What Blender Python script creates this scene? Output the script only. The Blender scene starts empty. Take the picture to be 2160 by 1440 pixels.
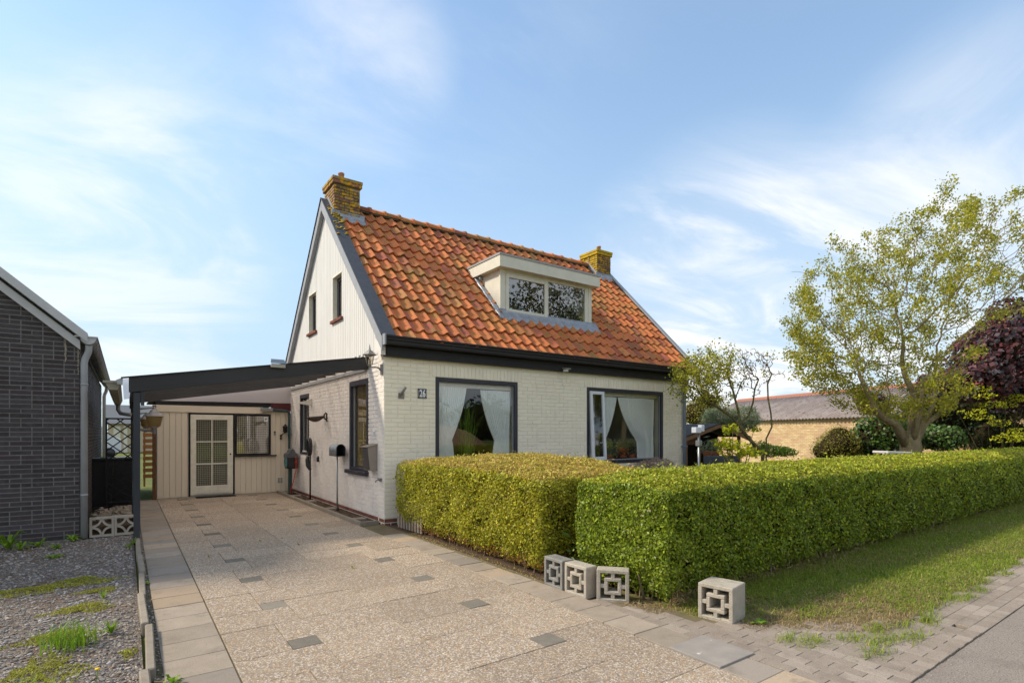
import bpy, math, random
import numpy as np
from mathutils import Vector, Matrix, Euler
random.seed(7); RNG = np.random.default_rng(11)
SC = bpy.context.scene; COL = SC.collection
R = math.radians; PI = math.pi

# ------------------------------------------------------------------ camera
cd = bpy.data.cameras.new('camera'); cam = bpy.data.objects.new('camera', cd); COL.objects.link(cam)
FWD = Vector((0.5809, 0.8140, 0)); cam.location = (-3.566, -8.722, 1.55)
cam.rotation_euler = FWD.to_track_quat('-Z', 'Y').to_euler()
cd.sensor_width = 36; cd.lens = 36*1142/2160; cd.shift_y = (913-720)/2160; cd.clip_end = 3000; cd.clip_start = .05
SC.camera = cam
# ------------------------------------------------------------------ world, sun, exposure
SUN = Vector((-1.0, .75, 1.09)).normalized()
EL = math.asin(SUN.z); AZ = math.atan2(SUN.x, SUN.y)
w = bpy.data.worlds.new('World'); SC.world = w; w.use_nodes = True
nt = w.node_tree; nt.nodes.clear(); N = nt.nodes.new; L = nt.links.new
def sky_nodes():
    sky = N('ShaderNodeTexSky'); sky.sky_type = 'NISHITA'; sky.sun_disc = False
    sky.sun_elevation = EL; sky.sun_rotation = AZ; sky.altitude = 0; sky.air_density = 1.0; sky.dust_density = .6; sky.ozone_density = 2.0
    tc = N('ShaderNodeTexCoord'); sep = N('ShaderNodeSeparateXYZ'); L(tc.outputs['Generated'], sep.inputs[0])
    # project the direction on a flat cloud deck so that the cirrus shrinks towards the horizon
    zz = N('ShaderNodeMath'); zz.operation = 'MAXIMUM'; L(sep.outputs[2], zz.inputs[0]); zz.inputs[1].default_value = 0
    za = N('ShaderNodeMath'); za.operation = 'ADD'; L(zz.outputs[0], za.inputs[0]); za.inputs[1].default_value = .16
    dv = N('ShaderNodeVectorMath'); dv.operation = 'DIVIDE'; L(tc.outputs['Generated'], dv.inputs[0])
    cb = N('ShaderNodeCombineXYZ'); [L(za.outputs[0], cb.inputs[i]) for i in range(3)]; L(cb.outputs[0], dv.inputs[1])
    def noise(scale, rot, sc, off, detail=7, rough=.55, dist=.0):
        mp = N('ShaderNodeMapping'); mp.inputs['Rotation'].default_value = (0, 0, R(rot)); mp.inputs['Scale'].default_value = sc
        mp.inputs['Location'].default_value = off; L(dv.outputs[0], mp.inputs[0])
        n = N('ShaderNodeTexNoise'); n.inputs['Scale'].default_value = scale; n.inputs['Detail'].default_value = detail
        n.inputs['Roughness'].default_value = rough; n.inputs['Distortion'].default_value = dist; L(mp.outputs[0], n.inputs[0]); return n.outputs[0]
    def rng(v, a, b, lo=0., hi=1.):
        m = N('ShaderNodeMapRange'); m.interpolation_type = 'SMOOTHSTEP'; L(v, m.inputs[0])
        for i, x in enumerate((a, b, lo, hi)): m.inputs[i+1].default_value = x
        return m.outputs[0]
    def op(o, a, b):
        m = N('ShaderNodeMath'); m.operation = o; m.use_clamp = True
        for i, x in enumerate((a, b)):
            if hasattr(x, 'links'): L(x, m.inputs[i])
            else: m.inputs[i].default_value = x
        return m.outputs[0]
    big = rng(noise(.42, 20, (1, .75, 1), (2.4, .6, 0), 4, .5), .46, .64)
    wis = rng(noise(1.5, 38, (.55, 1.5, 1), (0, 0, 0), 8, .62, .9), .42, .74)
    wis2 = rng(noise(3.2, 30, (.6, 1.3, 1), (4, 1, 0), 7, .65, .6), .5, .8)
    cl = op('MULTIPLY', big, op('ADD', wis, op('MULTIPLY', wis2, .5)))
    low = rng(sep.outputs[2], .42, .02)           # thicker veil low down
    lowc = op('MULTIPLY', low, rng(noise(.9, 75, (1, .6, 1), (1.3, 2.2, 0), 6, .55, .4), .42, .62))
    cl = op('ADD', op('MULTIPLY', cl, .18), op('MULTIPLY', lowc, .35))
    # banks of thin cloud in view, plus unseen ones added to brighten the front wall
    nz = N('ShaderNodeVectorMath'); nz.operation = 'NORMALIZE'; L(tc.outputs['Generated'], nz.inputs[0])
    fluff = rng(noise(1.15, 55, (.7, 1.25, 1), (7, 3, 0), 9, .6, 1.2), .36, .66)
    tot = None
    for az, el, rad, gain in ((-2, 16, 12, .72), (7, 24, 9, .42), (20, 33, 7, .6), (57, 13, 13, 1.3), (66, 11, 12, 1.05), (77, 17, 12, .75), (50, 9, 8, .6), (-60, 20, 35, .8), (150, 25, 42, 1.1), (235, 25, 45, 1.0), (190, 55, 35, .9)):
        a_, e_ = R(az), R(el); dt = N('ShaderNodeVectorMath'); dt.operation = 'DOT_PRODUCT'; L(nz.outputs[0], dt.inputs[0]); dt.inputs[1].default_value = (math.sin(a_)*math.cos(e_), math.cos(a_)*math.cos(e_), math.sin(e_))
        v = op('MULTIPLY', rng(dt.outputs['Value'], math.cos(R(rad*1.3)), math.cos(R(rad*.1))), gain*.82); tot = v if tot is None else op('ADD', tot, v)
    cl = op('ADD', cl, op('MULTIPLY', tot, op('ADD', op('MULTIPLY', fluff, .8), .12)))
    m0 = N('ShaderNodeMix'); m0.data_type = 'RGBA'; L(rng(sep.outputs[2], .62, .02, .22, .86), m0.inputs[0])
    mx = N('ShaderNodeMix'); mx.data_type = 'RGBA'; L(op('MULTIPLY', cl, 1.0), mx.inputs[0])
    g = N('ShaderNodeMix'); g.data_type = 'RGBA'; g.blend_type = 'MULTIPLY'; g.inputs[0].default_value = 1; L(sky.outputs[0], g.inputs[6]); g.inputs[7].default_value = SKYTINT
    L(g.outputs[2], m0.inputs[6]); m0.inputs[7].default_value = VEIL; L(m0.outputs[2], mx.inputs[6]); mx.inputs[7].default_value = CLOUD
    bg = N('ShaderNodeBackground'); bg.inputs[1].default_value = SKYSTR; L(mx.outputs[2], bg.inputs[0])
    out = N('ShaderNodeOutputWorld'); L(bg.outputs[0], out.inputs[0])
SKYSTR = .15; SKYTINT = (.71, .77, .745, 1); CLOUD = (3.1, 3.1, 3.12, 1); VEIL = (1.45, 1.85, 2.28, 1)
sky_nodes()
sd = bpy.data.lights.new('sun', 'SUN'); sd.energy = 2.0; sd.angle = R(7.0); sd.color = (1.0, .89, .72)
so = bpy.data.objects.new('sun', sd); COL.objects.link(so); so.rotation_euler = SUN.to_track_quat('Z', 'Y').to_euler(); so.location = (-20, 15, 22)
SC.view_settings.view_transform = 'Standard'; SC.view_settings.look = 'None'; SC.view_settings.gamma = 1
SC.view_settings.use_curve_mapping = False; SC.view_settings.exposure = 1.28
SC.cycles.max_bounces = 8; SC.cycles.transparent_max_bounces = 16; SC.cycles.caustics_reflective = False; SC.cycles.caustics_refractive = False

# ------------------------------------------------------------------ helpers: objects
W = {}                                              # world origin of every object
def tag(o, label=None, cat=None, group=None, kind=None):
    if label: o['label'] = label
    if cat: o['category'] = cat
    if group: o['group'] = group
    if kind: o['kind'] = kind
    return o
def empty(name, loc=(0, 0, 0), label=None, cat=None, group=None):
    o = bpy.data.objects.new(name, None); COL.objects.link(o); o.location = loc; o.empty_display_size = .1
    W[o.name] = Vector(loc); return tag(o, label, cat, group)
def link(name, me, parent=None, loc=None, rot=None, scale=None):
    """mesh object whose mesh is already relative to loc (a world point; default the parent's origin)"""
    o = bpy.data.objects.new(name, me); COL.objects.link(o)
    po = W[parent.name] if parent else Vector((0, 0, 0))
    wl = Vector(loc) if loc is not None else po
    if parent: o.parent = parent
    o.location = wl - po
    if rot is not None: o.rotation_euler = rot
    if scale is not None: o.scale = scale
    W[o.name] = wl; return o
def mesh_np(name, V, F, mats=None, smooth=False, n=None):
    """V (k,3) float, F (m,n) int"""
    V = np.asarray(V, np.float32); F = np.asarray(F, np.int32); n = F.shape[1]
    me = bpy.data.meshes.new(name); me.vertices.add(len(V)); me.vertices.foreach_set('co', V.ravel())
    me.loops.add(F.size); me.loops.foreach_set('vertex_index', F.ravel())
    me.polygons.add(len(F)); me.polygons.foreach_set('loop_start', np.arange(0, F.size, n, dtype=np.int32))
    me.polygons.foreach_set('loop_total', np.full(len(F), n, np.int32))
    me.polygons.foreach_set('use_smooth', np.full(len(F), smooth, bool))
    me.update(calc_edges=True)
    if mats: me.materials.append(mats)
    return me
class MB:
    def __init__(s): s.v = []; s.f = []; s.sm = []
    def poly(s, pts, faces, smooth=False):
        b = len(s.v); s.v += [tuple(p) for p in pts]; s.f += [tuple(b+i for i in f) for f in faces]; s.sm += [smooth]*len(faces); return s
    def box(s, x0, x1, y0, y1, z0, z1, M=None):
        p = [(x0, y0, z0), (x1, y0, z0), (x1, y1, z0), (x0, y1, z0), (x0, y0, z1), (x1, y0, z1), (x1, y1, z1), (x0, y1, z1)]
        if M is not None: p = [M @ Vector(q) for q in p]
        return s.poly(p, [(3, 2, 1, 0), (4, 5, 6, 7), (0, 1, 5, 4), (1, 2, 6, 5), (2, 3, 7, 6), (3, 0, 4, 7)])
    def bbox(s, x0, x1, y0, y1, z0, z1, c=.01, M=None):
        """box with chamfered edges"""
        xs, ys, zs = (x0, x1), (y0, y1), (z0, z1); pts = []; idx = {}
        for i in (0, 1):
            for j in (0, 1):
                for k in (0, 1):
                    sx, sy, sz = (1 if i == 0 else -1), (1 if j == 0 else -1), (1 if k == 0 else -1)
                    for a, q in enumerate(((xs[i], ys[j]+sy*c, zs[k]+sz*c), (xs[i]+sx*c, ys[j], zs[k]+sz*c), (xs[i]+sx*c, ys[j]+sy*c, zs[k]))):
                        idx[(i, j, k, a)] = len(pts); pts.append(q)
        F = []
        for i in (0, 1):
            q = [idx[(i, 0, 0, 0)], idx[(i, 1, 0, 0)], idx[(i, 1, 1, 0)], idx[(i, 0, 1, 0)]]; F.append(q if i else q[::-1])
            q = [idx[(0, i, 0, 1)], idx[(1, i, 0, 1)], idx[(1, i, 1, 1)], idx[(0, i, 1, 1)]]; F.append(q[::-1] if i else q)
            q = [idx[(0, 0, i, 2)], idx[(1, 0, i, 2)], idx[(1, 1, i, 2)], idx[(0, 1, i, 2)]]; F.append(q if i else q[::-1])
        for i in (0, 1):
            for j in (0, 1):
                q = [idx[(i, j, 0, 0)], idx[(i, j, 1, 0)], idx[(i, j, 1, 1)], idx[(i, j, 0, 1)]]; F.append(q if (i != j) else q[::-1])
                q = [idx[(i, 0, j, 0)], idx[(i, 1, j, 0)], idx[(i, 1, j, 2)], idx[(i, 0, j, 2)]]; F.append(q if i == j else q[::-1])
                q = [idx[(0, i, j, 1)], idx[(1, i, j, 1)], idx[(1, i, j, 2)], idx[(0, i, j, 2)]]; F.append(q[::-1] if i == j else q)
                for k in (0, 1):
                    t = [idx[(i, j, k, a)] for a in (0, 1, 2)]; F.append(t if (i+j+k) % 2 else t[::-1])
        if M is not None: pts = [M @ Vector(q) for q in pts]
        return s.poly(pts, F)
    def prism(s, pts, d):
        """closed polygon pts (3D, planar) swept by vector d"""
        d = Vector(d); n = len(pts); P = [Vector(p) for p in pts]; Q = [p+d for p in P]
        return s.poly(P+Q, [tuple(range(n))[::-1], tuple(range(n, 2*n))] + [(i, (i+1) % n, n+(i+1) % n, n+i) for i in range(n)])
    def tube(s, path, r, n=10, cap=True, r2=None):
        P = [Vector(p) for p in path]; k = len(P); rr = r if isinstance(r, (list, tuple)) else [r + ((r2-r)*i/(k-1) if r2 is not None else 0) for i in range(k)]
        pts = []; up = None
        for i, p in enumerate(P):
            t = (P[min(i+1, k-1)]-P[max(i-1, 0)]).normalized()
            if up is None or abs(up.dot(t)) > .99: up = Vector((0, 0, 1)) if abs(t.z) < .9 else Vector((1, 0, 0))
            a = (up - t*up.dot(t)).normalized(); b = t.cross(a); up = a
            pts += [p + (a*math.cos(2*PI*j/n) + b*math.sin(2*PI*j/n))*rr[i] for j in range(n)]
        F = [(i*n+j, i*n+(j+1) % n, (i+1)*n+(j+1) % n, (i+1)*n+j) for i in range(k-1) for j in range(n)]
        s.poly(pts, F, True)
        if cap: b = len(s.v)-len(pts); s.f += [tuple(b+j for j in range(n))[::-1], tuple(b+(k-1)*n+j for j in range(n))]; s.sm += [False, False]
        return s
    def lathe(s, prof, c=(0, 0, 0), n=16, M=None, smooth=True, ph=0.):
        """profile [(r, z)] turned about z"""
        k = len(prof); pts = [Vector((c[0]+r*math.cos(2*PI*j/n+ph), c[1]+r*math.sin(2*PI*j/n+ph), c[2]+z)) for r, z in prof for j in range(n)]
        if M is not None: pts = [M @ p for p in pts]
        s.poly(pts, [(i*n+j, i*n+(j+1) % n, (i+1)*n+(j+1) % n, (i+1)*n+j) for i in range(k-1) for j in range(n)], smooth)
        return s
    def build(s, name, m, parent=None, origin=None, solid=None):
        o0 = Vector(origin) if origin is not None else (W[parent.name] if parent else Vector((0, 0, 0)))
        me = bpy.data.meshes.new(name); me.from_pydata([(v[0]-o0.x, v[1]-o0.y, v[2]-o0.z) for v in s.v], [], s.f)
        me.polygons.foreach_set('use_smooth', s.sm); me.materials.append(m); me.update()
        o = link(name, me, parent, o0)
        if solid: md = o.modifiers.new('thick', 'SOLIDIFY'); md.thickness = solid; md.offset = 0
        return o
def mesh_of(mb, name, m):
    me = bpy.data.meshes.new(name); me.from_pydata([tuple(v) for v in mb.v], [], mb.f); me.polygons.foreach_set('use_smooth', mb.sm); me.materials.append(m); me.update(); return me
def merge(items):
    """numpy merge of (V, F) quads"""
    Vs, Fs, b = [], [], 0
    for V, F in items: Vs.append(V); Fs.append(F+b); b += len(V)
    return np.concatenate(Vs), np.concatenate(Fs)

# ------------------------------------------------------------------ helpers: materials
def C3(c): return (c[0], c[1], c[2], 1)
def mat(name, base, rough=.8, var=None, rnd=0., hue=None, bump=None, layers=(), metal=0., spec=.3, stretch=None, pebbles=None, obj=False, bump2=None, trans=None, coat=0.):
    """var (colour, scale, amount); rnd brightness spread per piece; hue (colour, amount) second colour picked per piece;
    layers [(colour, scale, lo, hi)] stains; bump (scale, metres); pebbles (scale, [colours], gap colour)"""
    m = bpy.data.materials.new(name); m.use_nodes = True; t = m.node_tree; n = t.nodes; b = n['Principled BSDF']; l = t.links.new
    if rough >= .85: spec = min(spec, .10)
    b.inputs['Roughness'].default_value = rough; b.inputs['Metallic'].default_value = metal; b.inputs['Specular IOR Level'].default_value = spec
    if coat: b.inputs['Coat Weight'].default_value = coat; b.inputs['Coat Roughness'].default_value = .15
    if obj: tc = n.new('ShaderNodeTexCoord'); P = tc.outputs['Object']
    else: g = n.new('ShaderNodeNewGeometry'); P = g.outputs['Position']
    if stretch: mp = n.new('ShaderNodeMapping'); mp.inputs['Scale'].default_value = stretch; l(P, mp.inputs[0]); P = mp.outputs[0]
    def noise(sc, det=5, ro=.6):
        x = n.new('ShaderNodeTexNoise'); x.inputs['Scale'].default_value = sc; x.inputs['Detail'].default_value = det; x.inputs['Roughness'].default_value = ro; l(P, x.inputs[0]); return x.outputs[0]
    def mr(v, a, b_, lo=0, hi=1):
        x = n.new('ShaderNodeMapRange'); l(v, x.inputs[0])
        for i, q in enumerate((a, b_, lo, hi)): x.inputs[i+1].default_value = q
        return x.outputs[0]
    def mix(f, a, c, mode='MIX'):
        x = n.new('ShaderNodeMix'); x.data_type = 'RGBA'; x.blend_type = mode
        if hasattr(f, 'links'): l(f, x.inputs[0])
        else: x.inputs[0].default_value = f
        for i, q in ((6, a), (7, c)):
            if hasattr(q, 'links'): l(q, x.inputs[i])
            else: x.inputs[i].default_value = C3(q)
        return x.outputs[2]
    rv = None
    def rand():
        oi = n.new('ShaderNodeObjectInfo'); ge = n.new('ShaderNodeNewGeometry'); a = n.new('ShaderNodeMath'); a.operation = 'ADD'; l(oi.outputs['Random'], a.inputs[0]); l(ge.outputs['Random Per Island'], a.inputs[1])
        f = n.new('ShaderNodeMath'); f.operation = 'FRACT'; l(a.outputs[0], f.inputs[0]); return f.outputs[0]
    c = base; heights = []
    if pebbles:
        sc, cols, gap = pebbles
        vo = n.new('ShaderNodeTexVoronoi'); vo.inputs['Scale'].default_value = sc; l(P, vo.inputs['Vector'])
        ve = n.new('ShaderNodeTexVoronoi'); ve.feature = 'DISTANCE_TO_EDGE'; ve.inputs['Scale'].default_value = sc; l(P, ve.inputs['Vector'])
        sp = n.new('ShaderNodeSeparateColor'); l(vo.outputs['Color'], sp.inputs[0])
        cr = n.new('ShaderNodeValToRGB'); cr.color_ramp.interpolation = 'CONSTANT'; E_ = cr.color_ramp.elements
        for i, q in enumerate(cols):
            e = E_[i] if i < 2 else E_.new(i/len(cols)); e.position = i/len(cols); e.color = C3(q)
        l(sp.outputs[0], cr.inputs[0]); ed = mr(ve.outputs['Distance'], 0, .14)
        c = mix(ed, gap, cr.outputs[0]); heights.append((mr(ve.outputs['Distance'], 0, .35), .006*60/sc))
    if var: c = mix(mr(noise(var[1]), .32, .68, 0, var[2]), c, var[0])
    if hue or rnd: rv = rand()
    if hue:
        hs = hue if isinstance(hue, list) else [hue]
        for i, (hc, amt) in enumerate(hs):
            wn = n.new('ShaderNodeTexWhiteNoise'); wn.noise_dimensions = '1D'; ad = n.new('ShaderNodeMath'); ad.operation = 'ADD'; l(rv, ad.inputs[0]); ad.inputs[1].default_value = 3.7*i+.5; l(ad.outputs[0], wn.inputs['W'])
            c = mix(mr(wn.outputs['Value'], 1-amt, min(1, 1-amt*.5), 0, 1), c, hc)
    if rnd:
        hs = n.new('ShaderNodeHueSaturation'); l(mr(rv, 0, 1, 1-rnd, 1+rnd), hs.inputs['Value'])
        if hasattr(c, 'links'): l(c, hs.inputs['Color'])
        else: hs.inputs['Color'].default_value = C3(c)
        c = hs.outputs[0]
    for ly in layers:
        lc, sc, lo, hi = ly[:4]; c = mix(mr(noise(sc, 8, .68), lo, hi), c, lc)
    if hasattr(c, 'links'): l(c, b.inputs['Base Color'])
    else: b.inputs['Base Color'].default_value = C3(c)
    for bb in (bump, bump2):
        if bb: heights.append((noise(bb[0], 6, .6), bb[1]))
    prev = None
    for hsrc, dist in heights:
        bp = n.new('ShaderNodeBump'); bp.inputs['Distance'].default_value = dist; bp.inputs['Strength'].default_value = 1; l(hsrc, bp.inputs['Height'])
        if prev: l(prev, bp.inputs['Normal'])
        prev = bp.outputs[0]
    if prev: l(prev, b.inputs['Normal'])
    if trans:                                   # leaves and sheets let light through
        tr = n.new('ShaderNodeBsdfTranslucent'); ms = n.new('ShaderNodeMixShader'); ms.inputs[0].default_value = trans
        if hasattr(c, 'links'):
            hs = n.new('ShaderNodeHueSaturation'); hs.inputs['Value'].default_value = 1.35; l(c, hs.inputs['Color']); l(hs.outputs[0], tr.inputs[0])
        else: tr.inputs[0].default_value = C3(c)
        if prev: l(prev, tr.inputs['Normal'])
        l(b.outputs[0], ms.inputs[1]); l(tr.outputs[0], ms.inputs[2]); l(ms.outputs[0], n['Material Output'].inputs[0])
    return m
def glass(name, tint=(.97, .98, .97), ior=1.75, rough=.0):
    m = bpy.data.materials.new(name); m.use_nodes = True; t = m.node_tree; n = t.nodes; n.remove(n['Principled BSDF']); l = t.links.new
    tr = n.new('ShaderNodeBsdfTransparent'); tr.inputs[0].default_value = C3(tint); gl = n.new('ShaderNodeBsdfGlossy'); gl.inputs['Roughness'].default_value = rough; gl.inputs[0].default_value = (.95, .96, 1, 1)
    lw = n.new('ShaderNodeLayerWeight'); lw.inputs[0].default_value = .5; pw = n.new('ShaderNodeMath'); pw.operation = 'POWER'; l(lw.outputs['Facing'], pw.inputs[0]); pw.inputs[1].default_value = 4
    r0 = ((ior-1)/(ior+1))**2; fr = n.new('ShaderNodeMapRange'); l(pw.outputs[0], fr.inputs[0]); fr.inputs[3].default_value = r0; fr.inputs[4].default_value = 1; ms = n.new('ShaderNodeMixShader')
    l(fr.outputs[0], ms.inputs[0]); l(tr.outputs[0], ms.inputs[1]); l(gl.outputs[0], ms.inputs[2]); l(ms.outputs[0], n['Material Output'].inputs[0])
    return m
def sheer(name, col, alpha, thru=.3):
    m = bpy.data.materials.new(name); m.use_nodes = True; t = m.node_tree; n = t.nodes; n.remove(n['Principled BSDF']); l = t.links.new
    tr = n.new('ShaderNodeBsdfTransparent'); df = n.new('ShaderNodeBsdfDiffuse'); tl = n.new('ShaderNodeBsdfTranslucent'); df.inputs[0].default_value = C3(col); tl.inputs[0].default_value = C3(col)
    a = n.new('ShaderNodeMixShader'); a.inputs[0].default_value = thru; l(df.outputs[0], a.inputs[1]); l(tl.outputs[0], a.inputs[2])
    b = n.new('ShaderNodeMixShader'); b.inputs[0].default_value = alpha; l(tr.outputs[0], b.inputs[1]); l(a.outputs[0], b.inputs[2]); l(b.outputs[0], n['Material Output'].inputs[0])
    return m
WHITE_L = [((.52, .52, .44), 2.1, .60, .85), ((.55, .53, .46), 7., .66, .86)]
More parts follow.
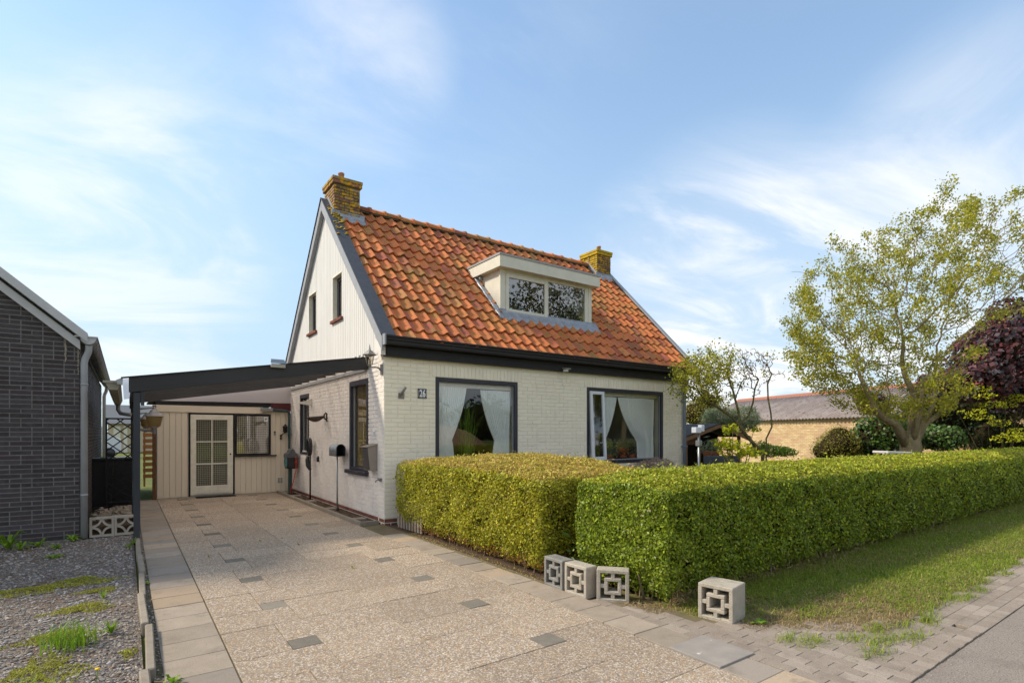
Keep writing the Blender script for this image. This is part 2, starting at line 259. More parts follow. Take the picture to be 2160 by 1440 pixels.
M = dict(
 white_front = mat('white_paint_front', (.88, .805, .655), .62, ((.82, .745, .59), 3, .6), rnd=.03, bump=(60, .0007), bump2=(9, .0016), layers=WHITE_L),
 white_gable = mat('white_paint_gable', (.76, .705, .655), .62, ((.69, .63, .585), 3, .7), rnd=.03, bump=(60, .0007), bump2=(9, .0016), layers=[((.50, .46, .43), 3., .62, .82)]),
 red_brick = mat('old_red_brick', (.24, .085, .055), .9, ((.14, .08, .07), 8, .8), rnd=.2, bump=(50, .003)),
 plank = mat('white_planks', (.68, .66, .625), .6, ((.60, .58, .54), 5, .6), rnd=.03, bump=(80, .001), layers=[((.46, .44, .42), 24., .70, .82)], stretch=(1, 1, .25)),
 cream = mat('cream_planks', (.76, .66, .52), .65, ((.70, .60, .47), 3, .6), rnd=.035, bump=(80, .001), stretch=(1, 1, .3)),
 cream_frame = mat('cream_paint', (.80, .75, .62), .5, ((.54, .5, .4), 9, .5), layers=[((.20, .18, .13), 14., .68, .78)], bump=(80, .0006)),
 dormer = mat('dormer_paint', (.68, .655, .56), .55, ((.58, .56, .47), 4, .7), layers=[((.30, .31, .22), 5., .64, .82), ((.26, .24, .18), 20., .70, .80)], bump=(60, .0006)),
 black = mat('black_paint', (.016, .015, .017), .5, ((.026, .025, .026), 6, .5), bump=(70, .0008), spec=.25),
 dark_wood = mat('dark_stained_wood', (.034, .033, .034), .7, ((.05, .048, .048), 5, .7), bump=(60, .0016), stretch=(.2, 1, 1), layers=[((.12, .12, .12), 30, .72, .78)]),
 post_wood = mat('green_grey_post', (.032, .034, .040), .65, ((.055, .06, .065), 6, .7), bump=(60, .002), stretch=(1, 1, .15), layers=[((.07, .12, .09), 6, .60, .72)]),
 frame = mat('window_frame_black', (.022, .021, .032), .45, ((.045, .043, .06), 6, .5), spec=.5, bump=(60, .0008)),
 roof_tile = mat('clay_roof_tile', (.54, .155, .050), .75, ((.58, .19, .065), 7, .7), rnd=.20, hue=[((.44, .19, .07), .15), ((.36, .105, .06), .26)], bump=(70, .003), bump2=(16, .004),
     layers=[((.24, .17, .04), 1.3, .50, .78), ((.24, .18, .04), 8., .53, .68), ((.10, .075, .04), 17., .58, .72), ((.36, .29, .17), 34., .68, .76)]),
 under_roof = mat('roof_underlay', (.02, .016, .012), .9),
 ridge_mortar = mat('ridge_mortar', (.06, .055, .045), .95, ((.12, .10, .06), 20, .8), bump=(40, .012)),
 barge = mat('grey_barge_board', (.33, .335, .35), .5, ((.26, .265, .28), 6, .7), bump=(60, .001), layers=[((.17, .17, .17), 26, .66, .76)]),
 barge_top = mat('grey_verge_capping', (.062, .066, .078), .6, ((.085, .09, .10), 9, .8), bump=(40, .002), layers=[((.30, .29, .22), 60, .68, .74)]),
 verge_lichen = mat('lichen_on_verge', (.55, .36, .04), .95, ((.32, .24, .06), 30, .7), bump=(60, .008)),
 gutter = mat('black_gutter', (.020, .018, .019), .5, ((.032, .029, .029), 3, .7), spec=.25, layers=[((.09, .085, .08), 12, .64, .74)], bump=(50, .0006)),
 lead = mat('lead_flashing', (.25, .27, .31), .42, ((.38, .40, .42), 9, .8), metal=.35, bump=(22, .006)),
 zinc = mat('zinc', (.36, .37, .375), .42, ((.27, .28, .29), 8, .8), metal=.55, bump=(30, .001)),
 grey_pvc = mat('grey_downpipe', (.34, .345, .35), .5, ((.28, .28, .28), 6, .7), bump=(50, .0005)),
 blue_pvc = mat('blue_grey_downpipe', (.20, .23, .29), .5, ((.27, .3, .35), 6, .7)),
 green_pipe = mat('dark_green_pipe', (.028, .06, .058), .45, ((.04, .075, .07), 8, .6)),
 chim = mat('chimney_brick', (.24, .115, .07), .9, ((.10, .06, .06), 20, .8), rnd=.28, hue=((.30, .20, .12), .3), bump=(60, .005), layers=[((.24, .20, .045), 9., .46, .62), ((.60, .34, .02), 8.5, .50, .60)]),
 chim_lit = mat('chimney_brick_lit_lichened', (.34, .22, .13), .9, ((.22, .14, .09), 20, .8), rnd=.2, bump=(60, .005), layers=[((.50, .32, .03), 7., .50, .62)]),  # paler copy for the left face, sunlight put into the colour, plus lichen
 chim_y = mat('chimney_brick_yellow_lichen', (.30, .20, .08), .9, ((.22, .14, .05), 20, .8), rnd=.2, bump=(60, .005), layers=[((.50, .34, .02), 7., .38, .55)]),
 mortar_d = mat('chimney_mortar', (.10, .085, .06), .95, ((.2, .17, .1), 20, .8)),
 pot = mat('clay_chimney_pot', (.36, .17, .10), .8, ((.45, .3, .22), 12, .7)),
 dbrick = mat('dark_grey_brick', (.046, .039, .042), .78, ((.068, .06, .06), 14, .9), rnd=.28, hue=((.055, .040, .042), .25), bump=(120, .003), bump2=(30, .003), layers=[((.16, .155, .15), 50., .66, .80), ((.085, .08, .08), 7., .56, .76)]),
 dmortar = mat('pale_grey_mortar', (.21, .20, .19), .95, ((.14, .13, .125), 20, .8), bump=(90, .003)),
 gutter_z = mat('ribbed_zinc_gutter', (.30, .29, .285), .42, ((.20, .19, .19), 5, .9), metal=.5, bump=(40, .001)),
 trim_w = mat('white_grey_trim', (.50, .50, .505), .5, ((.42, .42, .42), 5, .7), layers=[((.20, .2, .19), 40, .68, .76)]),
 drip = mat('pale_lime_streak', (.42, .38, .32), .95, ((.2, .15, .1), 50, .9), bump=(90, .01)),
 dirt = mat('dark_soil', (.075, .05, .034), .97, ((.13, .09, .06), 12, .8), bump=(40, .02)),
 concrete = mat('weathered_concrete', (.46, .41, .34), .93, ((.34, .30, .245), 9, .8), bump=(120, .007), bump2=(25, .004), layers=[((.25, .25, .17), 5., .56, .76), ((.14, .125, .10), 120, .58, .70), ((.42, .40, .36), 150, .64, .72)]),
 kerb = mat('kerb_concrete', (.31, .265, .21), .94, ((.22, .185, .145), 8, .8), bump=(160, .004), rnd=.08, layers=[((.12, .11, .09), 130, .58, .70), ((.38, .36, .33), 170, .63, .72)]),
 slab = mat('concrete_slab', (.345, .285, .225), .92, ((.28, .23, .175), 6, .8), rnd=.14, hue=[((.38, .29, .205), .4), ((.275, .235, .195), .3)], bump=(140, .003), layers=[((.19, .16, .125), 4., .54, .76), ((.17, .145, .115), 110, .55, .68), ((.48, .41, .33), 130, .62, .70)]),
 slab_w = mat('paler_concrete_slab', (.31, .275, .235), .85, ((.22, .2, .185), 6, .7), bump=(120, .001), layers=[((.60, .57, .54), 11., .66, .68)]),
 clinker = mat('brown_clinker', (.30, .25, .205), .93, ((.25, .205, .165), 9, .8), rnd=.05, hue=((.34, .285, .235), .3), bump=(200, .003), layers=[((.20, .16, .13), 3, .5, .75), ((.15, .12, .10), 110, .54, .66), ((.50, .44, .37), 120, .60, .68)]),
 asphalt = mat('worn_asphalt', (.30, .255, .215), .95, ((.24, .205, .175), 3, .7), bump=(150, .006), layers=[((.12, .10, .09), 85, .52, .62), ((.50, .44, .38), 95, .58, .66), ((.19, .155, .13), 2.1, .52, .72)]),
 aggregate = mat('exposed_aggregate', (.5, .45, .4), .85, var=((.36, .28, .20), .8, .45), rnd=.11, pebbles=(88, [(.62, .49, .36), (.38, .28, .19), (.72, .62, .50), (.26, .20, .155), (.58, .36, .19), (.68, .54, .40), (.38, .33, .29), (.78, .71, .62), (.52, .39, .27), (.34, .27, .21)], (.25, .195, .145)),
     layers=[((.30, .25, .195), 2.3, .60, .82), ((.19, .16, .13), 45., .64, .74), ((.30, .28, .10), 6., .70, .84)], bump=(70, .003)),
 dark_tile = mat('dark_grey_paver', (.16, .145, .12), .92, ((.22, .19, .15), 14, .8), bump=(160, .004), rnd=.28, layers=[((.30, .26, .20), 120, .56, .66), ((.08, .07, .06), 90, .60, .70)]),
 joint = mat('mossy_joint_sand', (.20, .155, .105), .97, ((.10, .10, .04), 3, .7), bump=(90, .006)),
 gravel = mat('crushed_gravel', (.12, .12, .12), .95, pebbles=(48, [(.18, .165, .155), (.27, .25, .23), (.14, .13, .125), (.34, .30, .265), (.21, .19, .18), (.30, .225, .16), (.42, .38, .34), (.15, .14, .135)], (.09, .072, .058)),
     layers=[((.16, .105, .065), 1.8, .50, .68), ((.10, .07, .045), 6., .58, .72)], bump2=(14, .012)),
 stone = mat('gravel_stone', (.29, .255, .225), .85, rnd=.4, hue=[((.22, .16, .115), .3), ((.34, .33, .32), .16)], bump=(120, .002)),
 lawn = mat('field_grass', (.10, .13, .035), .95, ((.17, .17, .06), 1.2, .8), bump=(30, .03)),
 verge = mat('verge_soil', (.13, .125, .04), .97, ((.26, .19, .10), 4, .9), bump=(50, .015)),
 hedge_core = mat('hedge_twigs', (.022, .020, .010), .98, ((.05, .03, .015), 14, .8), bump=(20, .03)),  # solid near-black core, shade between the leaves put into its colour
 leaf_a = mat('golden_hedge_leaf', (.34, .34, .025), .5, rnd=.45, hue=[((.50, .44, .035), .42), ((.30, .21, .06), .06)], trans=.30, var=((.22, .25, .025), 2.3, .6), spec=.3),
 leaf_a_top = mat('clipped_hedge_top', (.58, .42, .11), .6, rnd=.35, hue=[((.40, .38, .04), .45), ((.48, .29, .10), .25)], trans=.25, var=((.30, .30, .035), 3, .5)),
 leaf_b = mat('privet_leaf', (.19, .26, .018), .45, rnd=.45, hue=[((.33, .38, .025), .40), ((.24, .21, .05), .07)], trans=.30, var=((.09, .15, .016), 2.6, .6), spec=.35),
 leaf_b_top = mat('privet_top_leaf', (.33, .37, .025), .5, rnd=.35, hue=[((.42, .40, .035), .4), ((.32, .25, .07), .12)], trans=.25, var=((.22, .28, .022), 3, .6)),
 leaf_haw = mat('hawthorn_leaf', (.36, .35, .035), .5, rnd=.35, hue=[((.46, .39, .045), .38), ((.20, .23, .025), .2)], trans=.45, var=((.27, .29, .03), 1.1, .5)),
 bark = mat('lichened_bark', (.32, .26, .15), .93, ((.20, .155, .09), 12, .9), bump=(22, .05), stretch=(1, 1, .35), layers=[((.36, .32, .10), 9, .58, .72)]),
 bark_d = mat('olive_bark', (.15, .13, .055), .93, ((.09, .07, .035), 14, .9), bump=(40, .008), layers=[((.24, .21, .07), 9, .55, .7)]),
 leaf_mag = mat('yellow_green_leaf', (.36, .36, .03), .5, rnd=.35, hue=[((.34, .33, .03), .4), ((.17, .13, .05), .14)], trans=.35),
 leaf_dry = mat('dry_red_brown_leaf', (.16, .065, .035), .7, rnd=.4, hue=((.10, .05, .05), .4), trans=.2),
 leaf_lime = mat('lime_leaf', (.50, .50, .02), .5, rnd=.3, hue=((.24, .29, .02), .4), trans=.4),
 leaf_smoke = mat('purple_smoke_leaf', (.12, .045, .055), .45, rnd=.5, hue=[((.24, .07, .08), .3), ((.12, .11, .135), .4)], trans=.25, var=((.04, .022, .03), 1.5, .6), spec=.4),
 leaf_dark = mat('dark_green_leaf', (.022, .040, .012), .5, rnd=.5, hue=((.05, .08, .02), .3), trans=.15),
 leaf_ivy = mat('ivy_leaf', (.06, .12, .02), .4, rnd=.5, hue=((.09, .15, .02), .3), trans=.2, spec=.5),
 leaf_bush = mat('olive_bush_leaf', (.28, .28, .04), .6, rnd=.4, hue=[((.21, .15, .04), .4)], trans=.3),
 leaf_reed = mat('reed_blade', (.17, .22, .12), .6, rnd=.35, hue=((.30, .29, .17), .35), trans=.3),
 leaf_fern = mat('fern_green', (.15, .25, .025), .6, rnd=.4, trans=.3),
 leaf_far = mat('distant_leaf', (.05, .07, .02), .7, rnd=.4, trans=.2),
 twig = mat('bare_grey_twig', (.13, .10, .085), .9, rnd=.3),
 grass = mat('grass_blade', (.20, .28, .025), .6, rnd=.35, hue=[((.40, .33, .12), .2)], trans=.35, layers=[((.40, .31, .13), 2.2, .60, .78), ((.30, .34, .035), 5, .5, .7)]),
 straw = mat('dry_straw', (.34, .25, .13), .8, rnd=.35, hue=((.20, .12, .06), .35), trans=.15),
 moss = mat('yellow_green_moss', (.34, .34, .05), .9, rnd=.3, hue=((.30, .27, .06), .4), trans=.2),
 weed = mat('weed_leaf', (.17, .29, .02), .5, rnd=.3, hue=((.2, .3, .03), .3), trans=.35),
 brown_leaf = mat('burnt_brown_leaf', (.26, .10, .035), .8, rnd=.4, hue=((.14, .08, .04), .4), trans=.2),
 interior = mat('dim_room', (.16, .13, .105), .9), interior_floor = mat('wooden_floor', (.16, .10, .05), .6),
 curtain = sheer('sheer_white_curtain', (.97, .98, .95), .95, .12), curtain2 = sheer('grey_net_curtain', (.55, .56, .58), .8),
 blind = mat('mustard_blind', (.42, .27, .055), .6, rnd=.08), lace = mat('lace_net', (.66, .58, .49), .8),
 pane = glass('window_glass', ior=1.56), pane_r = glass('dormer_glass', ior=2.1), pane_d = glass('door_glass', ior=1.38, tint=(.8, .82, .8)),
 hut = mat('brown_log_wood', (.17, .085, .038), .8, ((.11, .055, .025), 9, .8), bump=(50, .003), stretch=(.3, 1, 1)),
 hut_trim = mat('tan_hut_trim', (.27, .16, .085), .75, ((.2, .11, .06), 9, .8)),
 felt = mat('grey_roofing_felt', (.075, .07, .075), .95, ((.13, .12, .11), 8, .8), bump=(80, .004)),
 yellow_brick = mat('yellow_barn_brick', (.62, .46, .25), .9, rnd=.12), 
 eternit = mat('corrugated_cement_sheet', (.33, .29, .275), .92, ((.19, .15, .14), 2, .8), bump=(30, .006), layers=[((.12, .075, .06), 5., .56, .68), ((.42, .39, .37), 7., .62, .72)]),
 ridge_red = mat('red_brown_ridge', (.36, .13, .07), .8, ((.25, .12, .08), 6, .7)),
 steel = mat('galvanised_steel', (.33, .345, .35), .35, ((.25, .26, .27), 9, .8), metal=.6), steel_in = mat('dark_mailbox_inside', (.05, .05, .055), .5),
 taupe = mat('taupe_metal', (.27, .225, .185), .42, ((.23, .19, .155), 8, .5), spec=.5), taupe_d = mat('dark_mailbox_front', (.065, .058, .058), .4, spec=.5),
 iron = mat('brown_cast_iron', (.045, .032, .028), .5, ((.09, .065, .05), 20, .6), bump=(90, .002), metal=.3),
 lamp_metal = mat('weathered_lamp_metal', (.30, .28, .26), .5, ((.17, .155, .145), 12, .8), metal=.3),
 lamp_glass = glass('lantern_glass', tint=(.80, .76, .70), ior=1.6, rough=.15), amber = mat('amber_lantern_glass', (.42, .29, .12), .35, ((.30, .2, .08), 12, .7), trans=.5),
 plastic_b = mat('black_plastic', (.012, .012, .014), .38, spec=.5), plastic_w = mat('off_white_plastic', (.62, .60, .54), .5), red = mat('orange_red_plastic', (.60, .055, .03), .45),
 teal = mat('teal_reel_disc', (.09, .24, .23), .6, ((.05, .13, .13), 16, .8), bump=(60, .004)), solar = mat('solar_panel', (.16, .19, .23), .22, spec=.7),
 solar_body = mat('sand_coloured_housing', (.40, .38, .32), .5), enamel = mat('dark_enamel', (.022, .022, .038), .22, spec=.6), enamel_w = mat('white_enamel', (.78, .78, .76), .3),
 terracotta = mat('terracotta', (.42, .16, .08), .8), poly = sheer('smoked_polycarbonate', (.95, .90, .86), .62, .93), sky_w = mat('white_van_paint', (.62, .64, .68), .4),
 far_roof = mat('far_grey_roof', (.16, .17, .18), .9), far_wall = mat('far_cream_wall', (.48, .40, .28), .9), orange_wood = mat('orange_brown_boards', (.36, .16, .06), .8, rnd=.15),
 maroon = mat('maroon_board', (.09, .02, .022), .6), lilac = mat('pale_lilac_board', (.50, .46, .47), .7), mat_black = mat('rubber_doormat', (.02, .02, .02), .95),
 sand = mat('sand_heap', (.42, .27, .15), .95), curtain_y = mat('yellow_curtain', (.42, .36, .04), .8), bottle = mat('pale_green_bottle', (.42, .58, .52), .4), pot_grey = mat('slate_planter', (.075, .085, .10), .6),
 flower_y = mat('yellow_petals', (.80, .48, .01), .6), flower_r = mat('orange_red_flowers', (.50, .11, .03), .7, rnd=.3),
)
_b = M['yellow_brick'].node_tree                     # barn is too far for single bricks: courses in the material
def barn_brick():
    t = _b; n = t.nodes; l = t.links.new; b = n['Principled BSDF']
    tc = n.new('ShaderNodeTexCoord'); br = n.new('ShaderNodeTexBrick'); br.inputs['Scale'].default_value = 1; br.inputs['Brick Width'].default_value = .24; br.inputs['Row Height'].default_value = .075; br.inputs['Mortar Size'].default_value = .009
    br.inputs['Color1'].default_value = C3((.66, .50, .28)); br.inputs['Color2'].default_value = C3((.50, .32, .17)); br.inputs['Mortar'].default_value = C3((.36, .27, .18))
    sp = n.new('ShaderNodeSeparateXYZ'); cb = n.new('ShaderNodeCombineXYZ'); l(tc.outputs['Object'], sp.inputs[0]); l(sp.outputs[0], cb.inputs[0]); l(sp.outputs[2], cb.inputs[1]); l(cb.outputs[0], br.inputs[0])
    no = n.new('ShaderNodeTexNoise'); no.inputs['Scale'].default_value = 1.3; no.inputs['Detail'].default_value = 6; l(tc.outputs['Object'], no.inputs[0])
    mr = n.new('ShaderNodeMapRange'); l(no.outputs[0], mr.inputs[0]); mr.inputs[1].default_value = .5; mr.inputs[2].default_value = .72; mx = n.new('ShaderNodeMix'); mx.data_type = 'RGBA'; l(mr.outputs[0], mx.inputs[0]); l(br.outputs[0], mx.inputs[6]); mx.inputs[7].default_value = C3((.42, .26, .17))
    l(mx.outputs[2], b.inputs['Base Color']); bp = n.new('ShaderNodeBump'); bp.inputs['Distance'].default_value = .006; bp.invert = True; l(br.outputs['Fac'], bp.inputs['Height']); l(bp.outputs[0], b.inputs['Normal'])
barn_brick()
def trough_stripes():  # darker brown stripe along each trough of the sheet
    t = M['eternit'].node_tree; n = t.nodes; l = t.links.new; b = n['Principled BSDF']; src = b.inputs['Base Color'].links[0].from_socket
    tc = n.new('ShaderNodeTexCoord'); sp = n.new('ShaderNodeSeparateXYZ'); l(tc.outputs['Object'], sp.inputs[0]); m1 = n.new('ShaderNodeMath'); m1.operation = 'MULTIPLY'; l(sp.outputs[0], m1.inputs[0]); m1.inputs[1].default_value = 2*PI/.20
    c = n.new('ShaderNodeMath'); c.operation = 'COSINE'; l(m1.outputs[0], c.inputs[0]); mr = n.new('ShaderNodeMapRange'); l(c.outputs[0], mr.inputs[0]); mr.inputs[1].default_value = .5; mr.inputs[2].default_value = -.8; mr.inputs[3].default_value = 0; mr.inputs[4].default_value = .85
    mx = n.new('ShaderNodeMix'); mx.data_type = 'RGBA'; l(mr.outputs[0], mx.inputs[0]); l(src, mx.inputs[6]); mx.inputs[7].default_value = C3((.085, .058, .05)); l(mx.outputs[2], b.inputs['Base Color'])
trough_stripes()

# ------------------------------------------------------------------ helpers: foliage
def nrm(a): return a/np.maximum(np.linalg.norm(a, axis=1, keepdims=True), 1e-9)
def leaves(P, Nv=None, size=.03, aspect=.55, spread=.8, rng=RNG, vary=.35, droop=0.):
    """rhombic leaves: one quad each"""
    k = len(P); rv = rng.normal(size=(k, 3)); n = nrm(rv) if Nv is None else nrm(Nv + spread*rv)
    t = nrm(np.cross(n, rng.normal(size=(k, 3)))); t[:, 2] -= droop; t = nrm(t); b = nrm(np.cross(n, t))
    s = (size*(1+vary*rng.uniform(-1, 1, k)))[:, None]
    V = np.stack([P-t*s/2, P+b*s*aspect/2, P+t*s/2, P-b*s*aspect/2], 1).reshape(-1, 3)
    return V, np.arange(4*k).reshape(k, 4)
def leaf_obj(name, VF, m, parent=None, kind=None, label=None):
    o0 = W[parent.name] if parent else Vector((0, 0, 0)); V = VF[0]-np.array(o0)
    o = link(name, mesh_np(name, V, VF[1], m), parent, o0)
    if kind: o['kind'] = kind
    if label: o['label'] = label
    return o
def blades(P, h, wd, lean=.5, rng=RNG):
    """grass blades: base quad tapering to a narrow bent tip (two quads)"""
    k = len(P); a = rng.uniform(0, 2*PI, k); d = np.stack([np.cos(a), np.sin(a), np.zeros(k)], 1); sd_ = np.stack([-d[:, 1], d[:, 0], d[:, 2]], 1)
    H = (h*(1+.5*rng.uniform(-1, 1, k)))[:, None]; ln = (lean*rng.uniform(.1, 1, k))[:, None]; wv = wd*rng.uniform(.6, 1.2, k)[:, None]
    up = np.array([[0, 0, 1.]]); m1 = P + d*H*ln*.35 + up*H*.6; tp = P + d*H*ln*1.1 + up*H*(1-.35*ln)
    V = np.stack([P-sd_*wv/2, P+sd_*wv/2, m1+sd_*wv*.4, m1-sd_*wv*.4, tp+sd_*wv*.08, tp-sd_*wv*.08], 1).reshape(-1, 3)
    b = np.arange(k)[:, None]*6; F = np.concatenate([b+np.array([[0, 1, 2, 3]]), b+np.array([[3, 2, 4, 5]])])
    return V, F
def colonize(att, starts, step=.12, infl=1.2, kill=.28, iters=120, jitter=.15, rng=RNG, bias=(0, 0, 0)):
    """space colonisation: attraction points + polylines to start from -> nodes, parents"""
    nodes = []; par = []
    for pl in starts:                                       # polylines: (parent index or -1, points)
        pi, pts = pl
        for p in pts: nodes.append(np.array(p, float)); par.append(pi); pi = len(nodes)-1
    Nn = np.array(nodes); att = np.array(att); bd = np.full(len(att), 1e9); bi = np.zeros(len(att), int)
    def upd(new, off):
        nonlocal bd, bi
        d = np.linalg.norm(att[:, None]-new[None], axis=2); j = d.argmin(1); dm = d[np.arange(len(att)), j]; k = dm < bd; bd[k] = dm[k]; bi[k] = j[k]+off
    upd(Nn, 0)
    for it in range(iters):
        keep = bd > kill; att, bd, bi = att[keep], bd[keep], bi[keep]
        if not len(att): break
        act = bd < infl
        if not act.any(): infl *= 1.5; continue
        src = np.unique(bi[act]); dirs = np.zeros((len(Nn), 3)); np.add.at(dirs, bi[act], nrm(att[act]-Nn[bi[act]]))
        d = nrm(nrm(dirs[src]) + jitter*rng.normal(size=(len(src), 3)) + np.array(bias)); new = Nn[src]+d*step
        off = len(Nn); Nn = np.concatenate([Nn, new]); par += list(src); upd(new, off)
    return Nn, np.array(par)
def branch_mesh(Nn, par, tip=.004, expo=2.3, sides=5, rmax=.4):
    k = len(Nn); cnt = np.zeros(k); ch = np.zeros(k, int)
    for i in range(k-1, -1, -1):
        if cnt[i] == 0: cnt[i] = tip**expo
        if par[i] >= 0: cnt[par[i]] += cnt[i]; ch[par[i]] += 1
    r = np.minimum(cnt**(1/expo), rmax); V, F = [], []
    ids = [i for i in range(k) if par[i] >= 0]; a = Nn[par[ids]]; b = Nn[ids]; ra = np.minimum(r[par[ids]], r[ids]*1.25)[:, None]; rb = r[ids][:, None]
    t = nrm(b-a); ref = np.where(np.abs(t[:, 2:3]) < .9, np.array([[0, 0, 1.]]), np.array([[1., 0, 0]])); u = nrm(np.cross(t, ref)); v = np.cross(t, u)
    ring = []
    for q, rr in ((a - t*ra*.3, ra), (b + t*rb*.3, rb)):
        for j in range(sides): an = 2*PI*j/sides; ring.append(q + (u*math.cos(an)+v*math.sin(an))*rr)
    V = np.stack(ring, 1).reshape(-1, 3); base = np.arange(len(ids))[:, None]*2*sides
    F = np.concatenate([base+np.array([[j, (j+1) % sides, sides+(j+1) % sides, sides+j]]) for j in range(sides)])
    return V, F, r, ch
def shrub(name, loc, ell, m, n, size, label, group=None, core=True, aspect=.6, stems=3, cat='shrub', bark='bark_d', shell=.35, spread=.9, corem='hedge_core', rng=None):
    """bush made of leaf clumps spread through ellipsoids ell [(cx,cy,cz,rx,ry,rz)] in world coordinates"""
    rng = rng or np.random.default_rng(abs(hash(label)) % 9999 if False else sum(map(ord, label)))
    t = empty(name, loc, label, cat, group); P, Nv = [], []
    vol = np.array([e[3]*e[4]*e[5] for e in ell])**.67; vol /= vol.sum()
    for e, f in zip(ell, vol):
        k = int(n*f); d = nrm(rng.normal(size=(k, 3))); cl = nrm(rng.normal(size=(26, 3))); lump = 1+.16*np.cos((d@cl.T).max(1)*9)
        rr = (1-shell*rng.uniform(0, 1, k)**1.6)*lump; P.append(np.array(e[:3])+d*rr[:, None]*np.array(e[3:])); Nv.append(d)
    P = np.concatenate(P); Nv = np.concatenate(Nv); k = P[:, 2] > .01; leaf_obj('leaves', leaves(P[k], Nv[k], size, aspect, spread, rng), m, t)
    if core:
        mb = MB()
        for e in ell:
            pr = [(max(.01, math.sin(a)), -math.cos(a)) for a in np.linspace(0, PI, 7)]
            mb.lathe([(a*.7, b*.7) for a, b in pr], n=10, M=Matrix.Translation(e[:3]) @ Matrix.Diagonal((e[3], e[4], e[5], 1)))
        mb.build('dark_core', M[corem], t)
    if stems:
        mb = MB()
        for i in range(stems):
            e = ell[i % len(ell)]; mb.tube([(loc[0]+rng.uniform(-.1, .1), loc[1]+rng.uniform(-.1, .1), 0), ((loc[0]+e[0])/2, (loc[1]+e[1])/2, e[2]*.5), (e[0]+rng.uniform(-.6, .6)*e[3], e[1]+rng.uniform(-.6, .6)*e[4], e[2]+e[5]*rng.uniform(.2, .9))], .018, 5, r2=.005)
        mb.build('stem', M[bark], t)['kind'] = 'stuff'
    return t

# ------------------------------------------------------------------ setting: ground, drive, road
def sheet(name, pts, z, m, th=.0):
    mb = MB(); mb.poly([(x, y, z) for x, y in pts], [tuple(range(len(pts)))]); o = mb.build(name, m); tag(o, kind='structure'); return o
sheet('ground', [(-900, -900), (900, -900), (900, 900), (-900, 900)], -.045, M['lawn'])
bed = empty('driveway'); tag(bed, kind='structure')
MB().box(-3.42, .02, -7.38, 6.45, -.30, -.012).build('joint_sand', M['joint'], bed)
def chunk(sx, sy, sz, c, m, name): return mesh_of(MB().bbox(-sx/2, sx/2, -sy/2, sy/2, -sz, 0, c), name, m)
def rect_part(name, x0, x1, y0, y1, m, parent, gap=.0018, th=.05, c=.003, dz=0., cache={}, label=None, rz=0.):
    key = (round(x1-x0, 3), round(y1-y0, 3), m.name, th); me = cache.get(key)
    if me is None: me = cache[key] = chunk(x1-x0-gap*2, y1-y0-gap*2, th, c, m, name)
    o = link(name, me, parent, ((x0+x1)/2, (y0+y1)/2, dz), (random.gauss(0, .003), random.gauss(0, .003), rz)); 
    if label: o['label'] = label
    return o
A = M['aggregate']
for k in range(13):
    t = 6.0-1.055*k; u = t+.04                                             # centres of the small dark pavers in both rows
    ys = lambda a, b: (max(-7.38, a), min(6.36, b))
    for x0, x1, a, b in ((-2.97, -2.585, t-.1, t+.53), (-2.97, -2.375, t-.525, t-.1), (-2.375, -1.745, t-.525, t+.1), (-2.585, -1.745, t+.1, t+.53),
                         (-1.745, -1.085, u-.1, u+.53), (-1.745, -.875, u-.525, u-.1), (-.875, -.385, u-.525, u+.1), (-1.085, -.385, u+.1, u+.53)):
        a, b = ys(a, b)
        if b-a > .05: rect_part('aggregate_slab', x0, x1, a, b, A, bed, gap=.0024, dz=random.uniform(-.002, .002))
    for x, y in ((-2.48, t), (-.98, u)):
        if -7.3 < y < 6.2: rect_part('dark_paver', x-.105, x+.105, y-.1, y+.1, M['dark_tile'], bed, dz=.001+random.uniform(-.001, .002), label='small dark grey square paver')
y = -7.4                                                                 # left border of concrete slabs
while y < 5.6:
    d = random.choice((.33, .35, .30, .36, .32)); rect_part('border_slab', -3.37, -2.975, y, min(y+d, 5.66), M['slab'], bed, gap=.004, dz=random.uniform(-.004, .003)); y += d
rect_part('aggregate_slab', -3.37, -2.975, 5.67, 6.36, A, bed)
y = -.88; k = 0
while y > -7.2:
    d = .333; wl = -5.985 < y-d and y < -5.6
    rect_part('border_slab', -.38, -.06, y-d, y, M['slab'], bed, gap=.0035, dz=random.uniform(-.003, .004)); y -= d; k += 1
rect_part('border_slab', -.38, .03, -6.62, -6.20, M['slab_w'], bed, th=.055, dz=.012, label='paler grey slab flecked with white paint', gap=.002)
kb = empty('driveway_kerb', (-3.45, -2, 0), 'low weathered concrete edging kerb along the left side of the driveway', 'kerb')
for i, (a, b, x, z, rz) in enumerate(((-7.4, -4.62, -3.455, .075, .012), (-4.60, -3.62, -3.425, .06, -.02), (-3.6, -2.62, -3.445, .07, .01), (-2.6, -1.62, -3.43, .045, -.012), (-1.6, -.62, -3.42, .055, .008), (-.6, .4, -3.43, .05, -.005), (.42, 1.4, -3.425, .045, .004), (1.42, 2.9, -3.43, .04, 0), (2.92, 5.4, -3.43, .04, 0))):
    mb = MB().bbox(-.027, .027, -(b-a)/2, (b-a)/2, -.2, z, .008); me = mesh_of(mb, 'kerb_stone', M['kerb']); link('kerb_stone', me, kb, (x, (a+b)/2, 0), (0, random.uniform(-.04, .04), rz))
